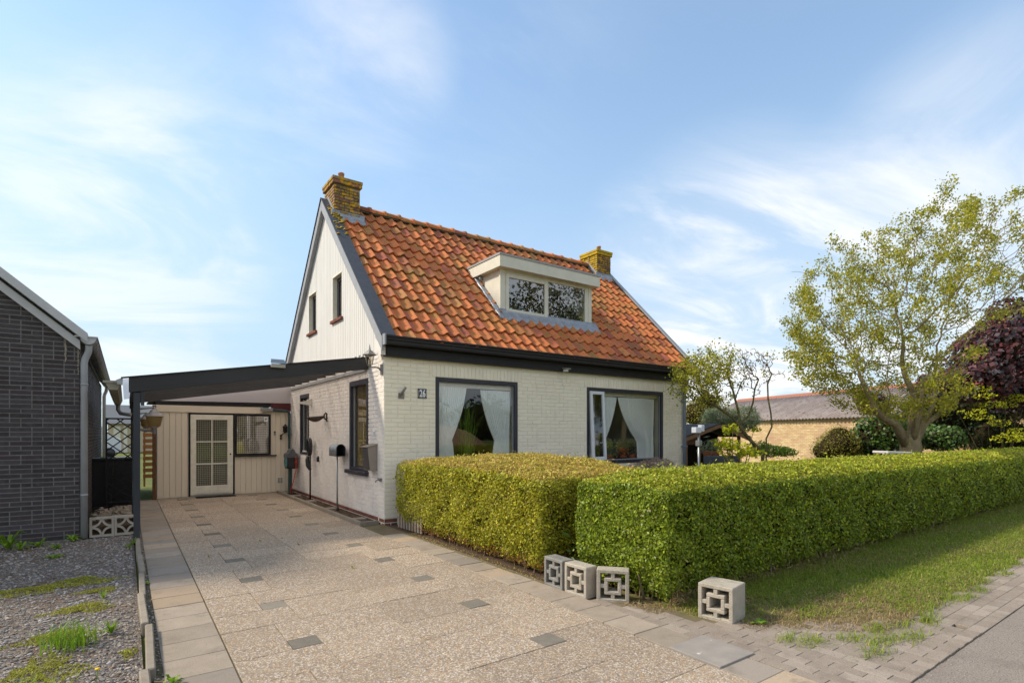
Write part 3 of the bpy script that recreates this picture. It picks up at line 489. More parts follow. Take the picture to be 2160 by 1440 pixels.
# pavers between drive, hedge and road
pv = empty('clinker_pavement'); tag(pv, kind='structure')
def xmax(y): return .06+max(0, -5.25-y)*.32+(max(0, -6.15-y)*1.25)
MB().prism([(.03, -5.05, -.006), (.09, -5.1, -.006), (.62, -6.3, -.006), (1.75, -6.95, -.006), (1.9, -7.36, -.006), (.03, -7.36, -.006)], (0, 0, -.2)).build('joint_sand', M['joint'], pv)
x = -.055; ci = 0
while x < 1.8:
    y = -5.05 - (.1 if ci % 2 else 0)
    while y > -7.39:
        if x+.05 < xmax(y-.1) and not (x < .03 and y > -7.4 and y-.2 > -6.62 and y < -6.15) : rect_part('clinker', x, x+.1, max(y-.205, -7.42), y, M['clinker'], pv, th=.06, dz=random.uniform(-.002, .002), rz=random.gauss(0, .006), gap=.0012, c=.0018)
        y -= .2062
    x += .1; ci += 1
# road with its brick edge
rd = empty('road'); tag(rd, kind='structure')
MB().box(-900, 900, -11.6, -7.42, -.3, -.012).build('asphalt', M['asphalt'], rd)
MB().box(1.95, 60, -7.42, -6.95, -.3, -.0065).build('joint_sand', M['joint'], rd)
MB().box(-60, 1.95, -7.42, -7.365, -.3, -.009).build('joint_sand', M['joint'], rd)
for r_ in range(5):
    x = -3.6 + (.105 if r_ % 2 else 0)
    while x < 9.6:
        y1 = -6.93-r_*.098
        if not (x < 1.75 and y1 > -7.38): rect_part('clinker', x, x+.208, y1-.098, y1, M['clinker'], rd, th=.06, dz=-.003+random.uniform(-.0015, .0015), rz=random.gauss(0, .003), gap=.0008, c=.0015)
        x += .209
mb = MB()
for r_ in range(5):
    for i in range(120): x = 9.6+.209*i; y1 = -6.93-r_*.098; mb.box(x, x+.203, y1-.094, y1, -.06, -.005)
tag(mb.build('clinkers', M['clinker'], rd), kind='stuff')
# gravel on the left, soil under hedges and verge
sheet('gravel_yard', [(-12, -7.42), (-3.47, -7.42), (-3.47, 1.49), (-3.99, 1.62), (-12, 1.62)], -.022, M['gravel'])
def lumpy(name, x0, x1, y0, y1, nx, ny, z, amp, m, edge=None):
    xs = np.linspace(x0, x1, nx); ys = np.linspace(y0, y1, ny); X, Y = np.meshgrid(xs, ys); Z = z+amp*(np.sin(X*3.1+Y*1.7)*.3+np.sin(X*7.3-Y*5.1)*.25+RNG.uniform(-.3, .3, X.shape))
    if edge: Z = edge(X, Y, Z)
    V = np.stack([X, Y, Z], 2).reshape(-1, 3); i = np.arange(nx*ny).reshape(ny, nx); F = np.stack([i[:-1, :-1], i[:-1, 1:], i[1:, 1:], i[1:, :-1]], 2).reshape(-1, 4)
    return tag(link(name, mesh_np(name, V, F, m, True)), kind='structure')
def verge_edge(X, Y, Z):
    xm = .10+np.maximum(0, -5.25-Y)*.32+(np.maximum(0, -6.15-Y)*1.25)
    d = np.minimum(X-xm, Y+6.97); return np.where(d < 0.0, -.05, np.minimum(Z, -.02+np.maximum(d, 0)*.25))
lumpy('verge', 0., 60, -7.1, -4.9, 500, 70, -.004, .012, M['verge'], verge_edge)
sheet('hedge_bed_soil', [(.02, -5.2), (20, -5.2), (20, -.03), (.02, -.03)], -.014, M['dirt'])
sheet('back_path', [(-4.1, 1.7), (-3.46, 1.7), (-3.46, 9), (-4.1, 9)], -.02, M['dirt'])
sheet('garden_lawn', [(8.4, -4), (60, -4), (60, 30), (8.4, 30)], -.02, M['lawn'])

# stones lying in the gravel (nobody could count them)
def ico():
    p = (1+5**.5)/2; v = np.array([(-1, p, 0), (1, p, 0), (-1, -p, 0), (1, -p, 0), (0, -1, p), (0, 1, p), (0, -1, -p), (0, 1, -p), (p, 0, -1), (p, 0, 1), (-p, 0, -1), (-p, 0, 1)])/1.9
    f = np.array([(0, 11, 5), (0, 5, 1), (0, 1, 7), (0, 7, 10), (0, 10, 11), (1, 5, 9), (5, 11, 4), (11, 10, 2), (10, 7, 6), (7, 1, 8), (3, 9, 4), (3, 4, 2), (3, 2, 6), (3, 6, 8), (3, 8, 9), (4, 9, 5), (2, 4, 11), (6, 2, 10), (8, 6, 7), (9, 8, 1)]); return v, f
def pebbles_obj(name, P, smin, smax, m, rng=RNG):
    v, f = ico(); k = len(P); s = rng.uniform(smin, smax, k)[:, None]*np.stack([rng.uniform(.7, 1.2, k), rng.uniform(.6, 1.1, k), rng.uniform(.35, .75, k)], 1)
    a = rng.uniform(0, 2*PI, k); vj = v[None]*(1+.22*rng.normal(size=(k, 12, 1)))*s[:, None]; ca, sa = np.cos(a)[:, None], np.sin(a)[:, None]
    V = np.stack([vj[:, :, 0]*ca-vj[:, :, 1]*sa, vj[:, :, 0]*sa+vj[:, :, 1]*ca, vj[:, :, 2]], 2)+P[:, None]; F = (np.arange(k)[:, None, None]*12+f[None]).reshape(-1, 3)
    return tag(link(name, mesh_np(name, V.reshape(-1, 3), F, m)), kind='stuff')
k = 15000; P = np.stack([-3.5-RNG.uniform(0, 1, k)**1.1*4.3, RNG.uniform(-5.9, 1.5, k), np.full(k, -.018)], 1)
k2 = P[:, 0] > -5.6-(.25*(P[:, 1]+4)).clip(-5, 2); pebbles_obj('gravel_stones', P[k2], .006, .019, M['stone'])
k = 500; P = np.stack([-3.41+RNG.uniform(-.005, .045, k), RNG.uniform(-5, 1.5, k), np.full(k, -.006)], 1); pebbles_obj('gap_grit', P, .004, .012, M['stone'])
for o in list(bpy.data.objects):
    if o.name == 'gravel_stones': o['label'] = 'loose grey crushed stones of the gravel yard'; o['category'] = 'gravel'
    if o.name == 'gap_grit': o['label'] = 'grit lying between kerb and border slabs'; o['category'] = 'grit'

# ------------------------------------------------------------------ helpers: brick walls
def seg_cut(a, b, z0, z1, ops):
    """pieces of [a,b] left after removing openings (u0,u1,z0,z1) that overlap the course"""
    out = [(a, b)]
    for u0, u1, w0, w1 in ops:
        if z1 <= w0+.01 or z0 >= w1-.01: continue
        nx = []
        for p, q in out:
            if q <= u0 or p >= u1: nx.append((p, q)); continue
            if p < u0: nx.append((p, u0))
            if q > u1: nx.append((u1, q))
        out = nx
    return out
def lay(u0, u1, z0, z1, ops, course, Ls, joint=.009, clip=None, rng=random):
    """wild-bond courses -> list of (ua, ub, za, zb)"""
    out = []; n = int((z1-z0)/course+.5); hd = Ls/2
    for j in range(n):
        za = z0+j*course; zb = za+course-joint
        lo, hi = (u0, u1) if clip is None else clip(za, zb)
        if hi-lo < .05: continue
        for a, b in seg_cut(lo, hi, za, zb, ops):
            u = a; first = True
            while u < b-.02:
                d = (hd if (j % 2 == 0) else Ls) if first else (hd if rng.random() < .22 else Ls)
                first = False; v = min(u+d, b)
                if b-v < hd*.45: v = b
                out.append((u+joint/2, v-joint/2, za, zb)); u = v
    return out
def brick_vf(w, h, c, pr, back=.012):
    V = [(-w/2, back, 0), (w/2, back, 0), (w/2, back, h), (-w/2, back, h), (-w/2+c, -pr, c), (w/2-c, -pr, c), (w/2-c, -pr, h-c), (-w/2+c, -pr, h-c)]
    F = [(4, 5, 6, 7), (0, 1, 5, 4), (1, 2, 6, 5), (2, 3, 7, 6), (3, 0, 4, 7)]; return np.array(V), np.array(F)
CAM = np.array((-3.566, -8.722, 1.55))
def brick_wall(bricks, to_world, rotz, parent, m, n_single, c=.0042, pr=.0036, key=None, name='brick', mfun=None, jit=.0007):
    """single bricks as parts (those that show largest), the rest joined; to_world(u, z, out) -> xyz"""
    P = np.array([to_world((a+b)/2, za, 0) for a, b, za, zb in bricks]); d = np.linalg.norm(P-CAM, axis=1)
    sz = np.array([b-a for a, b, _, _ in bricks]); order = np.argsort(-(sz/d**2)) if key is None else np.argsort(-key(P)*(sz/d**2)); single = set(order[:n_single].tolist()); cache = {}; rest = {}
    for i, (a, b, za, zb) in enumerate(bricks):
        mm = mfun(P[i]) if mfun else m; w_, h_ = round(b-a, 3), round(zb-za, 3); o = random.gauss(0, jit); tz = random.gauss(0, .002)
        k = (w_, h_, mm.name); vf = cache.get(k)
        if vf is None: v_, f_ = brick_vf(w_, h_, c, pr); vf = cache[k] = [v_, f_, None]
        p = to_world((a+b)/2, za, o)
        if i in single:
            if vf[2] is None: vf[2] = mesh_np(name, vf[0], vf[1], mm)
            link(name, vf[2], parent, p, (random.gauss(0, .003), tz*.6, rotz))
        else:
            V = vf[0]; ca, sa = math.cos(rotz), math.sin(rotz); Vr = np.stack([V[:, 0]*ca-V[:, 1]*sa, V[:, 0]*sa+V[:, 1]*ca, V[:, 2]], 1)+np.array(p); rest.setdefault(mm.name, (mm, []))[1].append((Vr, vf[1]))
    for mm, lst in rest.values():
        V, F = merge(lst); o = link(name+'s', mesh_np(name+'s', V-np.array(W[parent.name]), F, mm), parent); o['kind'] = 'stuff'
def wall_slab(name, u0, u1, z0, z1, ops, mk, m, parent):
    """backing wall with openings, from boxes; mk(ua, ub, za, zb) -> box args"""
    mb = MB(); us = sorted({u0, u1, *[o[0] for o in ops], *[o[1] for o in ops]}); zs = sorted({z0, z1, *[o[2] for o in ops], *[o[3] for o in ops]})
    us = [u for u in us if u0 <= u <= u1]; zs = [z for z in zs if z0 <= z <= z1]
    for a, b in zip(us, us[1:]):
        za = None
        for k, (c_, d_) in enumerate(zip(zs, zs[1:])):
            hole = any(o[0] < (a+b)/2 < o[1] and o[2] < (c_+d_)/2 < o[3] for o in ops)
            if hole:
                if za is not None: mb.box(*mk(a, b, za, c_)); za = None
            elif za is None: za = c_
        if za is not None: mb.box(*mk(a, b, za, z1))
    return mb.build(name, m, parent)

# ------------------------------------------------------------------ the white house
H = empty('white_brick_house', (0, 0, 0), 'small white painted brick house with orange tiled roof and dormer, number 26', 'house')
SL = 1.015; RY = 3.20; RZ = 3.15+SL*(RY+.15); TH = math.atan(SL)
def zt(y): return RZ-SL*abs(y-RY)
OPF = [(.97, 2.80, .55, 2.56), (4.68, 7.25, .86, 2.56)]
OPG = [(.74, 1.73, .85, 2.54), (4.62, 5.42, 1.03, 2.50)]
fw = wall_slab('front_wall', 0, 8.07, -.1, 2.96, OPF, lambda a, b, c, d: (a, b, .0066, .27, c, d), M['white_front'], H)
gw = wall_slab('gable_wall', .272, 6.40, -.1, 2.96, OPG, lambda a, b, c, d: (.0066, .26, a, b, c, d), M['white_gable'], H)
random.seed(3)
lint = [(.90, 2.88, 2.56, 2.79), (4.60, 7.33, 2.56, 2.79)]
bf = lay(0, 8.07, .10, 2.88, OPF+lint, .0742, .24)
for a, b, z0, z1 in lint:
    n = int((b-a)/.082); bf += [(a+i*(b-a)/n+.003, a+(i+1)*(b-a)/n-.003, z0+.004, z1-.006) for i in range(n)]
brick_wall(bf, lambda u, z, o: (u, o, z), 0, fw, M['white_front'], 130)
brick_wall(lay(0, 8.07, -.048, .10, [], .0742, .24), lambda u, z, o: (u, .004+o, z), 0, fw, M['red_brick'], 0, name='plinth_brick')
bg = lay(0, 6.40, .10, 2.96, OPG+[(.70, 1.80, 2.54, 2.74)], .0742, .24)
n = 13; bg += [(.70+i*1.1/n+.003, .70+(i+1)*1.1/n-.003, 2.545, 2.735) for i in range(n)]
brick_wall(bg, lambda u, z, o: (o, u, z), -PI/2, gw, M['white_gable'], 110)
brick_wall(lay(0, 6.40, -.048, .10, [], .0742, .24), lambda u, z, o: (.004+o, u, z), -PI/2, gw, M['red_brick'], 0, name='plinth_brick')
MB().box(7.8, 8.07, .272, 6.40, -.1, 2.96).build('right_wall', M['white_front'], H); MB().box(.27, 7.79, 5.92, 6.40, -.1, 2.96).build('rear_wall', M['white_front'], H)
mb = MB(); mb.prism([(8.04, -.02, 2.97), (8.04, 6.3, 2.97), (8.04, RY, zt(RY)-.16)], (.025, 0, 0)); mb.build('right_gable_cladding', M['plank'], H)
mb = MB(); mb.box(.28, 7.78, .30, 3.1, .2, .22); mb.build('floor', M['interior_floor'], H)
mb = MB(); mb.box(.28, 7.78, 3.1, 3.15, .2, 2.8).box(.28, 7.78, .29, 3.1, 2.8, 2.85).box(3.7, 3.76, .29, 3.1, .22, 2.8); mb.build('room_walls', M['interior'], H)
# gable cladding boards
gc = empty('gable_cladding', (0, 0, 0)); gc.parent = H
GW = [(2.09, 2.70, 3.88, 4.80), (3.89, 4.52, 3.88, 4.79)]
mb = MB()
def ringz(y): return zt(y)-.10
us = sorted({.02, 2.09, 2.70, RY, 3.89, 4.52, 6.38})
for a, b in zip(us, us[1:]):
    hole = next((g for g in GW if g[0] <= a and b <= g[1]), None); lo = 2.93
    for z0, z1 in ([(lo, None)] if not hole else [(lo, hole[2]), (hole[3], None)]):
        pts = [(-.012, a, z0), (-.012, b, z0), (-.012, b, z1 or max(ringz(b), 2.94)), (-.012, a, z1 or max(ringz(a), 2.94))]; mb.prism(pts, (.03, 0, 0))
mb.build('backing_board', M['plank'], gc)
p = .105; n = int(6.5/p)
for i in range(n+1):
    a = .0+i*p; b = a+p-.013
    if b > 6.42: break
    lo = 2.955 if i % 2 else 2.99
    for ua, ub in seg_cut(a, b, 4, 4.1, [(g[0], g[1], 0, 9) for g in GW]):
        if ub-ua < .012: continue
        mb = MB(); mb.prism([(-.034, ua, lo), (-.034, ub, lo), (-.034, ub, ringz(ub))] + ([(-.034, RY, ringz(RY))] if ua < RY < ub else []) + [(-.034, ua, ringz(ua))], (.020, 0, 0))
        if ringz(ua) > lo and ringz(ub) > lo: mb.build('plank', M['plank'], gc)
    for g in GW:
        ua, ub = max(a, g[0]), min(b, g[1])
        if ub-ua > .012:
            mb = MB(); mb.prism([(-.034, ua, lo), (-.034, ub, lo), (-.034, ub, g[2]), (-.034, ua, g[2])], (.020, 0, 0)); mb.build('plank', M['plank'], gc)
            mb = MB(); mb.prism([(-.034, ua, g[3]), (-.034, ub, g[3]), (-.034, ub, ringz(ub)), (-.034, ua, ringz(ua))], (.020, 0, 0)); mb.build('plank', M['plank'], gc)
for g in GW:
    wn = empty('attic_window', (0, g[0], g[2])); wn.parent = H; wn.location = (0, g[0], g[2])
    y0, y1, z0, z1 = g
    MB().box(-.036, .16, y0-.0, y0+.02, z0, z1).box(-.036, .16, y1-.02, y1, z0, z1).box(-.040, .16, y0-.015, y1+.015, z1-.02, z1+.012).box(-.03, .16, y0+.02, y1-.02, z0, z0+.015).build('reveal', M['cream_frame'], wn)
    MB().box(.055, .085, y0+.02, y0+.11, z0+.015, z1-.02).box(.055, .085, y1-.11, y1-.02, z0+.015, z1-.02).box(.055, .085, y0+.11, y1-.11, z1-.10, z1-.02).box(.055, .085, y0+.11, y1-.11, z0+.015, z0+.09).build('frame', M['frame'], wn)
    MB().box(.075, .079, y0+.11, y1-.11, z0+.09, z1-.10).build('pane', M['pane'], wn)
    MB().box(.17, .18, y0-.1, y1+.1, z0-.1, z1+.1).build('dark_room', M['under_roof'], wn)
    for j in range(5):
        yy = y0-.06+j*(y1-y0+.10)/5; mb = MB(); mb.bbox(-.085, .10, yy+.004, yy+(y1-y0+.1)/5-.006, z0-.055, z0+.004, .004); mb.build('sill_brick', M['red_brick'], wn)
# roof
RF = MB().prism([(.02, -.15, zt(-.15)-.07), (.02, RY, RZ-.07), (.02, RY, RZ-.14), (.02, -.15, zt(-.15)-.14)], (8.36, 0, 0)).prism([(.02, 6.40, zt(6.40)-.07), (.02, RY, RZ-.07), (.02, RY, RZ-.14), (.02, 6.40, zt(6.40)-.14)], (8.36, 0, 0)).build('roof', M['under_roof'], H)
def tile_mesh(seed):
    r = random.Random(seed); nx = 9; PW = .241; xs = [(-.5+i/(nx-1)*1.10)*PW for i in range(nx)]
    def hh(x): p = 2*PI*x/PW; return .031*math.cos(p+.55*math.sin(p)) + (.006 if x > PW*.5 else 0)
    V = [(x, 0, hh(x)+.052+r.gauss(0, .0008)) for x in xs] + [(x, .362, hh(x)*.92+.012) for x in xs] + [(x, .007, hh(x)+.018) for x in xs] + [(xs[0], .362, hh(xs[0])-.006), (xs[-1], .362, hh(xs[-1])-.008)]
    V = [(a, b-.01+.006*math.cos(2*PI*a/PW)*(b < .01), c) for a, b, c in V]
    F = [(i, i+1, nx+i+1, nx+i) for i in range(nx-1)] + [(2*nx+i, 2*nx+i+1, i+1, i) for i in range(nx-1)] + [(2*nx, 0, nx, 3*nx), (nx-1, 3*nx-1, 3*nx+1, 2*nx-1)]
    return np.array(V), np.array(F)
TM = [tile_mesh(s) for s in range(4)]; TMM = [None]*4
DX0, DX1, DYF = 2.91, 5.55, .77
tiles = []
for c in range(34):
    for r_ in range(14):
        x = .245+c*.241; s = -.07+r_*.340; y = -.15+s*math.cos(TH); yt = y+.33*math.cos(TH)
        if x > 8.35: continue
        if DX0+.03 < x < DX1+.0 and y > DYF-.14 and y < 1.72: continue
        if (x < .58 and y > 2.68) or (7.6 < x < 8.36 and y > 2.68): continue
        tiles.append((x, y, zt(y)-.012))
d = np.linalg.norm(np.array(tiles)-CAM, axis=1); ordr = np.argsort(d); single = set(ordr[:300].tolist()); rest = []; Rt = Matrix.Rotation(TH, 3, 'X')
random.seed(5)
for i, (x, y, z) in enumerate(tiles):
    e = (TH+random.gauss(0, .012), random.gauss(0, .012), random.gauss(0, .012)); k = random.randrange(4); pos = (x+random.gauss(0, .003), y+random.gauss(0, .006), z+random.gauss(0, .002))
    if i in single:
        if TMM[k] is None: TMM[k] = mesh_np('roof_tile', TM[k][0], TM[k][1], M['roof_tile'], True); 
        link('roof_tile', TMM[k], RF, pos, e)
    else:
        Rm = np.array(Euler(e).to_matrix()); rest.append((TM[k][0] @ Rm.T + np.array(pos), TM[k][1]))
V, F = merge(rest); link('roof_tiles', mesh_np('roof_tiles', V, F, M['roof_tile'], True), RF)['kind'] = 'stuff'
for me in bpy.data.meshes:
    if me.name.startswith('roof_tile'):
        try: me.set_sharp_from_angle(angle=R(40))
        except Exception: pass
# ridge tiles on mortar
def ridge_mesh():
    n = 7; L_ = .375; V, F = [], []
    for j, (x, s) in enumerate(((0, 1.), (.30, .96), (.305, 1.22), (.345, 1.28), (.375, 1.2))):
        for i in range(n): a = PI*(-.12+1.24*i/(n-1)); V.append((x, .098*s*math.cos(a), .085*s*math.sin(a)))
    for j in range(4): F += [(j*n+i, j*n+i+1, (j+1)*n+i+1, (j+1)*n+i) for i in range(n-1)]
    return np.array(V), np.array(F)[:, ::-1]
rm = mesh_np('ridge_tile', *ridge_mesh(), M['roof_tile'], True); x = .60
while x < 7.6: link('ridge_tile', rm, RF, (x, RY, RZ+.020+random.gauss(0, .004)), (random.gauss(0, .02), random.gauss(0, .012), random.gauss(0, .01))); x += .3575
mb = MB(); mb.prism([(.6, RY-.085, RZ-.05), (.6, RY-.075, RZ+.045), (.6, RY+.075, RZ+.045), (.6, RY+.085, RZ-.05)], (7.1, 0, 0)); mb.build('ridge_mortar', M['ridge_mortar'], RF)
# verge boards and cappings
def rake(name, x0, x1, ya, yb, top, bot, m, x_as_parent=None):
    pts = [(x0, ya, zt(ya)+top), (x0, yb, zt(yb)+top), (x0, yb, zt(yb)+bot), (x0, ya, zt(ya)+bot)]; return MB().prism(pts, (x1-x0, 0, 0)).build(name, m, H)
rake('barge_board', -.125, -.095, -.20, RY-.002, .055, -.19, M['barge']); rake('barge_board', -.125, -.095, RY+.002, 6.55, .055, -.17, M['barge'])
rake('barge_soffit', -.093, -.04, -.15, RY-.002, -.02, -.17, M['barge']); rake('barge_soffit', -.093, -.04, RY+.002, 6.5, -.02, -.17, M['barge'])
rake('verge_capping', -.135, .125, -.19, RY-.003, .085, .058, M['barge_top']); rake('verge_capping', -.145, .10, RY+.003, 6.56, .085, .058, M['barge_top'])
rake('verge_capping', 8.33, 8.46, -.19, RY-.003, .10, .06, M['barge']); rake('verge_capping', 8.33, 8.46, RY+.003, 6.55, .10, .06, M['barge']); rake('barge_board', 8.43, 8.455, -.2, 6.3, .058, -.19, M['barge']) if False else rake('barge_board', 8.425, 8.45, -.2, RY-.002, .057, -.19, M['barge'])
mb = MB(); rg = np.random.default_rng(2)
for i in range(130):
    t_ = rg.beta(2.6, 1.1); y = 1.98+t_*1.0; x = -.02+rg.uniform(-.09, .12)+.06*t_; s = rg.uniform(.012, .042); mb.lathe([(s, 0), (s*.8, s*.4), (.001, s*.55)], c=(x, y, zt(y)+.083), n=6, M=None)
mb.build('lichen_patch', M['verge_lichen'], H)['kind'] = 'stuff'
# gutter and fascia
g = MB(); prof = [(-.10, 3.02), (-.225, 3.02), (-.235, 3.045), (-.235, 3.09), (-.255, 3.10), (-.255, 3.135), (-.275, 3.145), (-.275, 3.172), (-.255, 3.175), (-.235, 3.15), (-.12, 3.08), (-.10, 3.12)]
g.prism([(-.09, y, z) for y, z in prof], (8.50, 0, 0)); g.build('gutter', M['gutter'], H)
MB().box(-.115, -.088, -.30, -.09, 3.005, 3.185).build('gutter_end_cap', M['barge'], H)
MB().box(-.02, 8.10, -.10, -.004, 2.845, 3.015).build('fascia', M['black'], H)
MB().prism([(-.10, -.10, 2.86), (-.10, .16, 2.90), (-.10, .16, 3.18), (-.10, -.10, 3.0)], (.095, 0, 0)).build('eaves_corner_box', M['white_gable'], H)
d_ = MB().tube([(7.95, -.2, 3.02), (7.95, -.2, 2.9), (8.0, -.075, 2.72), (8.0, -.065, 2.6), (8.0, -.065, 0)], .042, 12); d_.box(7.94, 8.06, -.12, 0, 2.35, 2.38).box(7.94, 8.06, -.12, 0, 1.2, 1.23); d_.build('downpipe', M['blue_pvc'], H)
# chimneys
def chimney(x0, x1, y0, y1, mf, ml, nsing, potx):
    body_z0 = 5.9; zc = 6.835 if x0 < 1 else 6.80
    ch = MB().box(x0+.008, x1-.008, y0+.008, y1-.008, body_z0, zc).build('chimney', M['mortar_d'], H, origin=(x0, y0, body_z0))
    random.seed(9)
    brick_wall(lay(x0, x1, 6.22, zc, [], .0655, .21, .011), lambda u, z, o: (u, y0+o, z), 0, ch, mf, nsing, pr=.004, c=.004, jit=.003)
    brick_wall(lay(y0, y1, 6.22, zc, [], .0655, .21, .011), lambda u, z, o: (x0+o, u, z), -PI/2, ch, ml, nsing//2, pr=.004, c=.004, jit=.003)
    cp = MB().bbox(x0-.035, x1+.035, y0-.035, y1+.035, zc+.004, zc+.075, .008).bbox(x0-.045, x1+.045, y0-.045, y1+.045, zc+.077, zc+.145, .008).build('chimney_cap', mf if x0 < 1 else M['chim_y'], ch)
    MB().lathe([(.064, 0), (.060, .15), (.068, .155), (.068, .185), (.046, .185), (.046, .02)], c=(potx+.06, y0+.20, zc+.14), n=14).build('chimney_pot', M['pot'], ch)
    mb = MB(); nn = 24                                                           # lead apron dressed over the tiles
    for s0, s1, lift in ((-.27, .0, .05),):
        pts = [];
        for i in range(nn+1):
            x = x0-.06+(x1-x0+.16)*i/nn
            for yy, up in ((y0-.10, .042), (y0-.04, .055), (y0+.002, .075), (y0-.004, .17)):
                zz = zt(min(yy, y0))+up+.022*math.cos(2*PI*(x-.245)/.241)*(1 if yy < y0-.01 else .2); pts.append((x, yy, zz))
        mb.poly(pts, [(i*4+j, (i+1)*4+j, (i+1)*4+j+1, i*4+j+1) for i in range(nn) for j in range(3)], True)
    mb.poly([(x1+.006, y0, zt(y0)), (x1+.006, y1-.1, zt(y1-.1)), (x1+.006, y1-.1, zt(y1-.1)+.16), (x1+.006, y0, zt(y0)+.16)], [(0, 1, 2, 3)])
    mb.poly([(x0-.006, y0, zt(y0)), (x0-.006, RY, zt(RY)), (x0-.006, RY, zt(RY)+.16), (x0-.006, y0, zt(y0)+.16)], [(0, 1, 2, 3)])
    mb.build('lead_flashing', M['lead'], ch, solid=.004)
chimney(.02, .58, 2.76, 3.44, M['chim'], M['chim_lit'], 50, .17)
chimney(7.70, 8.26, 2.76, 3.44, M['chim'], M['chim_y'], 16, 7.9)
# dormer
DM = empty('dormer', (2.91, .77, 4.08)); DM.parent = H; DM.location = (2.91, .77, 4.08)
def yat(z): return (z-3.15)/SL-.15
for x0, x1 in ((2.915, 2.955), (5.505, 5.545)):
    MB().prism([(x0, .80, zt(.8)-.05), (x0, .80, 5.1), (x0, yat(5.1)+.05, 5.1)], (x1-x0, 0, 0)).build('cheek', M['dormer'], DM)
MB().bbox(2.90, 3.02, .765, .82, 4.03, 5.06, .004).build('corner_post', M['dormer'], DM); MB().bbox(5.46, 5.56, .765, .82, 4.03, 5.06, .004).build('corner_post', M['dormer'], DM)
MB().prism([(2.78, .60, 5.035), (2.78, .60, 5.27), (2.78, 1.93, 5.27), (2.78, 1.70, 5.035)], (2.89, 0, 0)).build('fascia', M['dormer'], DM)
MB().prism([(2.765, .585, 5.272), (2.765, .585, 5.315), (2.765, 1.96, 5.315), (2.765, 1.93, 5.272)], (2.92, 0, 0)).build('roof', M['barge'], DM)
DW = empty('window', (3.03, .78, 4.1)); DW.parent = DM; DW.location = Vector((3.03, .78, 4.1))-W['dormer']; W[DW.name] = Vector((3.03, .78, 4.1))
MB().box(3.022, 5.458, .775, .83, 4.97, 5.034).box(3.022, 5.458, .745, .83, 4.055, 4.112).box(3.022, 3.045, .775, .83, 4.112, 4.97).box(5.345, 5.458, .775, .83, 4.112, 4.97).box(4.195, 4.225, .775, .83, 4.112, 4.97).build('frame', M['dormer'], DW)
MB().bbox(3.047, 3.125, .757, .80, 4.13, 4.965, .004).bbox(4.105, 4.19, .757, .80, 4.13, 4.965, .004).bbox(3.126, 4.104, .757, .80, 4.885, 4.965, .004).bbox(3.126, 4.104, .757, .80, 4.13, 4.215, .004).build('sash', M['dormer'], DW)
MB().box(3.12, 4.11, .784, .788, 4.21, 4.89).build('pane', M['pane_r'], DW); MB().box(4.22, 5.35, .790, .794, 4.11, 4.975).build('pane', M['pane_r'], DW)
MB().box(2.97, 5.50, .86, .88, 4.03, 4.09).box(2.96, 5.5, 2.2, 2.22, 3.9, 5.2).box(2.96, 5.5, .86, 2.2, 3.9, 3.95).build('attic_room', M['interior'], DM)
mb = MB(); nn = 60; pts = []
for i in range(nn+1):
    x = 2.80+2.86*i/nn; wv = math.cos(2*PI*(x-.245)/.241)
    for yy, up in ((.605+.012*wv, .028+.024*wv), (.65, .042+.022*wv), (.71, .06+.01*wv), (.758, .075), (.762, .12)): pts.append((x, yy-(.06*(1 if i in (0, nn) else 0)), zt(yy)+up))
mb.poly(pts, [(i*5+j, (i+1)*5+j, (i+1)*5+j+1, i*5+j+1) for i in range(nn) for j in range(4)], True)
for xa, xb in ((2.80, 2.912), (5.548, 5.66)):
    pts = []
    for i in range(13):
        yy = .58+1.33*i/12
        for x, up in ((xa, .028+.012*math.sin(i*2.1)), ((xa+xb)/2, .058), (xb, .075)): pts.append((x, yy, zt(yy)+up))
    mb.poly(pts, [(i*3+j, i*3+j+1, (i+1)*3+j+1, (i+1)*3+j) for i in range(12) for j in range(2)], True)
mb.build('lead_flashing', M['lead'], DM, solid=.004)
MB().tube([(2.85, 1.48, 5.04), (2.85, 1.48, 4.93)], .035, 12).build('rainwater_spout', M['zinc'], DM)
t = empty('soap_bottle', (3.83, .93, 4.09), 'pale green bottle standing behind the left dormer pane', 'bottle')
MB().lathe([(.045, 0), (.062, .03), (.055, .12), (.02, .17), (.016, .2)], c=(3.83, .93, 4.09), n=14).build('body', M['bottle'], t); MB().lathe([(.02, .2), (.02, .235), (.006, .24), (.006, .27), (.001, .27)], c=(3.83, .93, 4.09), n=10).build('cap', M['cream_frame'], t)

# front windows
def big_window(name, x0, x1, z0, z1, fr, casement=None):
    wn = empty(name, (x0, 0, z0)); wn.parent = H; wn.location = (x0, 0, z0)
    mb = MB(); f = fr
    mb.bbox(x0, x0+f, .000, .10, z0, z1, .004).bbox(x1-f, x1, .000, .10, z0, z1, .004).bbox(x0+f, x1-f, .000, .10, z1-f, z1, .004).bbox(x0+f, x1-f, -.02, .10, z0, z0+f, .004)
    if casement: mb.bbox(casement, casement+.06, .0, .10, z0+f, z1-f, .004)
    mb.build('frame', M['frame'], wn); a = (casement+.06) if casement else x0+f
    MB().box(a, a+.018, .045, .075, z0+f, z1-f).box(x1-f-.018, x1-f, .045, .075, z0+f, z1-f).box(a+.018, x1-f-.018, .045, .075, z1-f-.018, z1-f).box(a+.018, x1-f-.018, .045, .075, z0+f, z0+f+.018).build('glazing_bead', M['grey_pvc'], wn)
    MB().box(a+.01, x1-f-.01, .050, .054, z0+f, z1-f).build('pane', M['pane'], wn)
    return wn
w1 = big_window('window', .97, 2.80, .55, 2.56, .075); w2 = big_window('window', 4.68, 7.25, .86, 2.56, .075, casement=5.17)
Mx = Matrix.Translation((4.755, -.005, 2.475)) @ Matrix.Rotation(R(-3.0), 4, 'X')           # top-hung casement pushed out at the bottom
